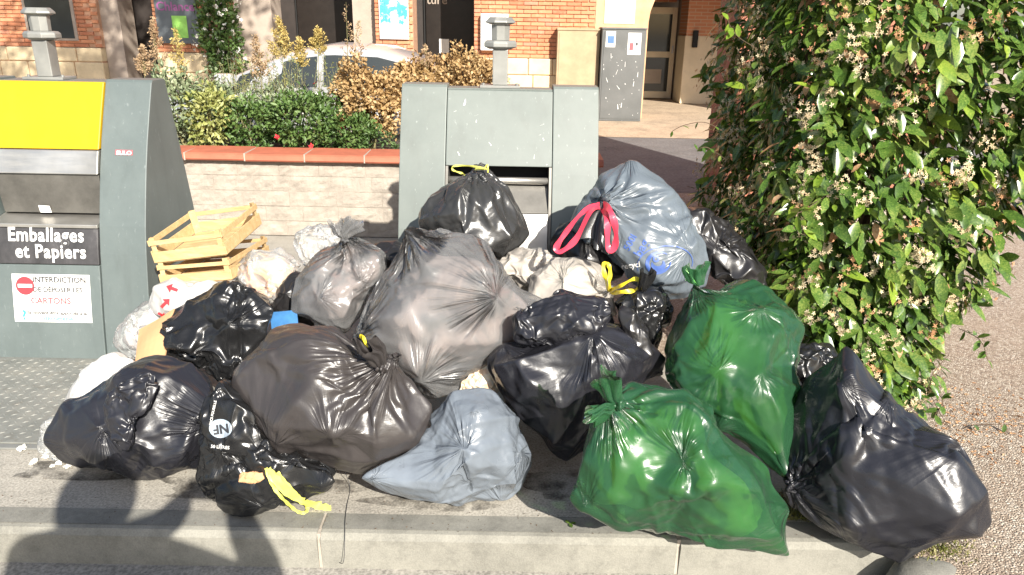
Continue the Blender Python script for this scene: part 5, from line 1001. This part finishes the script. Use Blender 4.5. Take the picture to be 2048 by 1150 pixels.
# wooden crates
def crate(label, O, ex, ey, ez, L, Wd, Hh, seed):
    ex, ey, ez = [Vector(v) for v in (ex, ey, ez)]; Mx = Matrix((ex,ey,ez)).transposed().to_4x4(); Mx.translation = Vector(O); r = random.Random(seed); t = thing('wooden_crate', O, label, 'crate', None); th = .006
    def b(name, *a, bev=.0012): MB().box(*a).build(name, M['wood'], t, bevel=bev, M=Mx, seg=1)
    for y in (0, Wd-th):                                   # long sides: lower and upper slat
        b('slat', 0,L,y,y+th,.002,Hh*.50); b('slat', 0,L,y,y+th,Hh*.80,Hh)
    for x in (-th-.0005, L+.0005):
        b('slat', x,x+th,0,Wd,.002,Hh*.56); b('slat', x,x+th,0,Wd,Hh*.78,Hh+.004)
    for k in range(5): b('floor_slat', .001,L-.001,th+.001+k*(Wd-2*th)/5,th+(k+1)*(Wd-2*th)/5-.003,-.004,.0015)
    for x in (.001, L-.023):
        for y in (th+.0005, Wd-th-.0225): 
            s = 1 if y < Wd/2 else -1; s2 = 1 if x < L/2 else -1; cx, cy = (x if s2 > 0 else x+.022), (y if s > 0 else y+.022)
            MB().hexa([(cx,cy,.002),(cx+.022*s2,cy,.002),(cx+.004*s2,cy+.018*s,.002),(cx,cy+.022*s,.002),(cx,cy,Hh+.012),(cx+.022*s2,cy,Hh+.012),(cx+.004*s2,cy+.018*s,Hh+.012),(cx,cy+.022*s,Hh+.012)]).build('corner_post', M['wood'], t, M=Mx)
    return t
def crate_px(label, fl, fr, bl, hh, seed):
    a, b, c = [np.array(atY(*q)) for q in (fl, fr, bl)]; ex = b-a; L = np.linalg.norm(ex); ex /= L; ey = c-a; ey -= ex*(ey@ex); Wd = np.linalg.norm(ey); ey /= Wd; ez = np.cross(ex,ey)
    crate(label, a, ex, ey, ez, float(L), float(Wd), hh, seed)
crate_px('upper wooden crate, empty and tilted, on top of the other crate', (312,527,3.02), (452,510,3.00), (382,466,3.42), .098, 1)
crate_px('lower wooden crate carrying the other one on the heap', (324,570,3.00), (462,560,2.98), (396,520,3.42), .082, 2)
# ------------------------------------------------------------------ off-frame: the photographer, and the street tree that dapples the arcade
pm = bpy.data.meshes.new('body'); bm = bmesh.new(); sk_ = bm.verts.layers.skin.verify(); Zr = -.136
def chain(pts, first=None):
    prev = first; out = []
    for (x,y,z,r) in pts:
        v = bm.verts.new((x,y,z+Zr)); v[sk_].radius = (r,r*.85)
        if prev is not None: bm.edges.new((prev,v))
        prev = v; out.append(v)
    return out
bx_, by_ = -.29, -.27
tor = chain([(bx_,by_,1.00,.14),(bx_,by_,1.18,.13),(bx_,by_,1.42,.14),(bx_,by_+.01,1.58,.14),(bx_,by_+.03,1.66,.09),(bx_,by_+.05,1.74,.09),(bx_,by_+.05,1.81,.10),(bx_,by_+.04,1.88,.075)]); tor[0][sk_].use_root = True
for s in (-1,1):
    chain([(bx_+s*.10,by_,.90,.11),(bx_+s*.11,by_+.02,.52,.075),(bx_+s*.12,by_-.01,.12,.05),(bx_+s*.13,by_-.02,.045,.045),(bx_+s*.14,by_+.15,.03,.035)], tor[0])
hand = {-1:(-.085,-.05,1.675), 1:(.09,-.05,1.675)}; elb = {-1:(bx_-.20,by_+.14,1.44), 1:(bx_+.54,by_+.06,1.38)}
for s in (-1,1):
    h, e = hand[s], elb[s]; ar = chain([(bx_+s*.22,by_+.01,1.57,.10),(e[0],e[1],e[2],.085),(h[0]+s*.03,h[1]-.06,h[2]-.06,.055),(h[0],h[1],h[2],.036)], tor[3])
    for k in range(4): chain([(h[0]-s*.012,h[1]-.012,h[2]+.03-.02*k,.009),(h[0]-s*.03,h[1]-.022,h[2]+.032-.02*k,.008)], ar[-1])
    chain([(h[0]-s*.004,h[1]-.028,h[2]-.01,.010),(h[0]-s*.03,h[1]-.034,h[2]+.005,.009)], ar[-1])
bm.to_mesh(pm); bm.free(); pm.materials.append(plain('dark_clothes', (.06,.07,.10), .9))
pe = thing('person', (bx_,by_,Zr), 'person in dark clothes standing in the road holding up a phone', 'person')
bo = link('body', pm, pe); mo = bo.modifiers.new('Skin','SKIN'); mo.use_smooth_shade = True; bo.modifiers.new('Sub','SUBSURF').levels = 2; bo.modifiers['Sub'].render_levels = 2
hr = LV[3]; x = np.array([bx_,by_+.02,1.80+Zr])+hr['d']*[.125,.13,.15]; link('hair', mesh_from('hair', x[:], hr['f'], plain('dark_hair', (.03,.02,.015), .7)), pe)
ph_ = MB().box(-.078,.078,-.040,-.031,H-.036,H+.040).build('phone', M['dark'], bevel=.003, label='black phone held sideways in both hands of the person', cat='phone')
tr_ = thing('street_tree', (-5.6,4.6,0), 'tall broad street tree left of the containers', 'tree')
m = MB(); m.tube([(-5.6,4.6,0),(-5.55,4.6,2),(-5.3,4.6,4.2),(-4.9,4.5,6.2)],[.16,.13,.10,.05],10); rj = random.Random(3)
for i in range(14):
    a = rj.uniform(0,6.28); m.tube([(-5.3,4.6,rj.uniform(3.6,5)),(-5.0+.8*math.cos(a),4.5+.8*math.sin(a),rj.uniform(5.5,6.2)),(-3.4+1.8*math.cos(a),4.4+1.8*math.sin(a),rj.uniform(6,8))],[.05,.03,.01],6)
m.build('trunk', M['bark'], tr_); ps, ds, us = cloud((-2.7,4.2,7.0),(2.5,2.2,1.7),6500,91,.25); kp = fnoise(ps,5,20,.35,.8) > -.35; V, F = leaves(ps[kp], ds[kp], us[kp], .17, .10); link('crown', mesh_from('crown', V, F, M['lf_green']), tr_, kind='stuff')
for o in bpy.data.objects:
    if '_b' in o: del o['_b']

for k, (cx, cy, rx, ry) in enumerate(((.30,2.28,.30,.10),(-.9,2.22,.35,.08),(-1.55,2.30,.22,.07),(.75,2.2,.2,.09),(-.25,2.16,.22,.05))):
    g = random.Random(k+70); m = MB(); m.add([(cx+rx*math.cos(a)*(1+.25*math.sin(3*a+k)+g.uniform(-.06,.06)), cy+ry*math.sin(a)*(1+.2*math.sin(2*a+k)), .0022+.0003*k) for a in [2*math.pi*q/36 for q in range(36)]], [tuple(range(36))]); m.build('damp_stain', M['stain'], bpy.data.objects['pavement'])
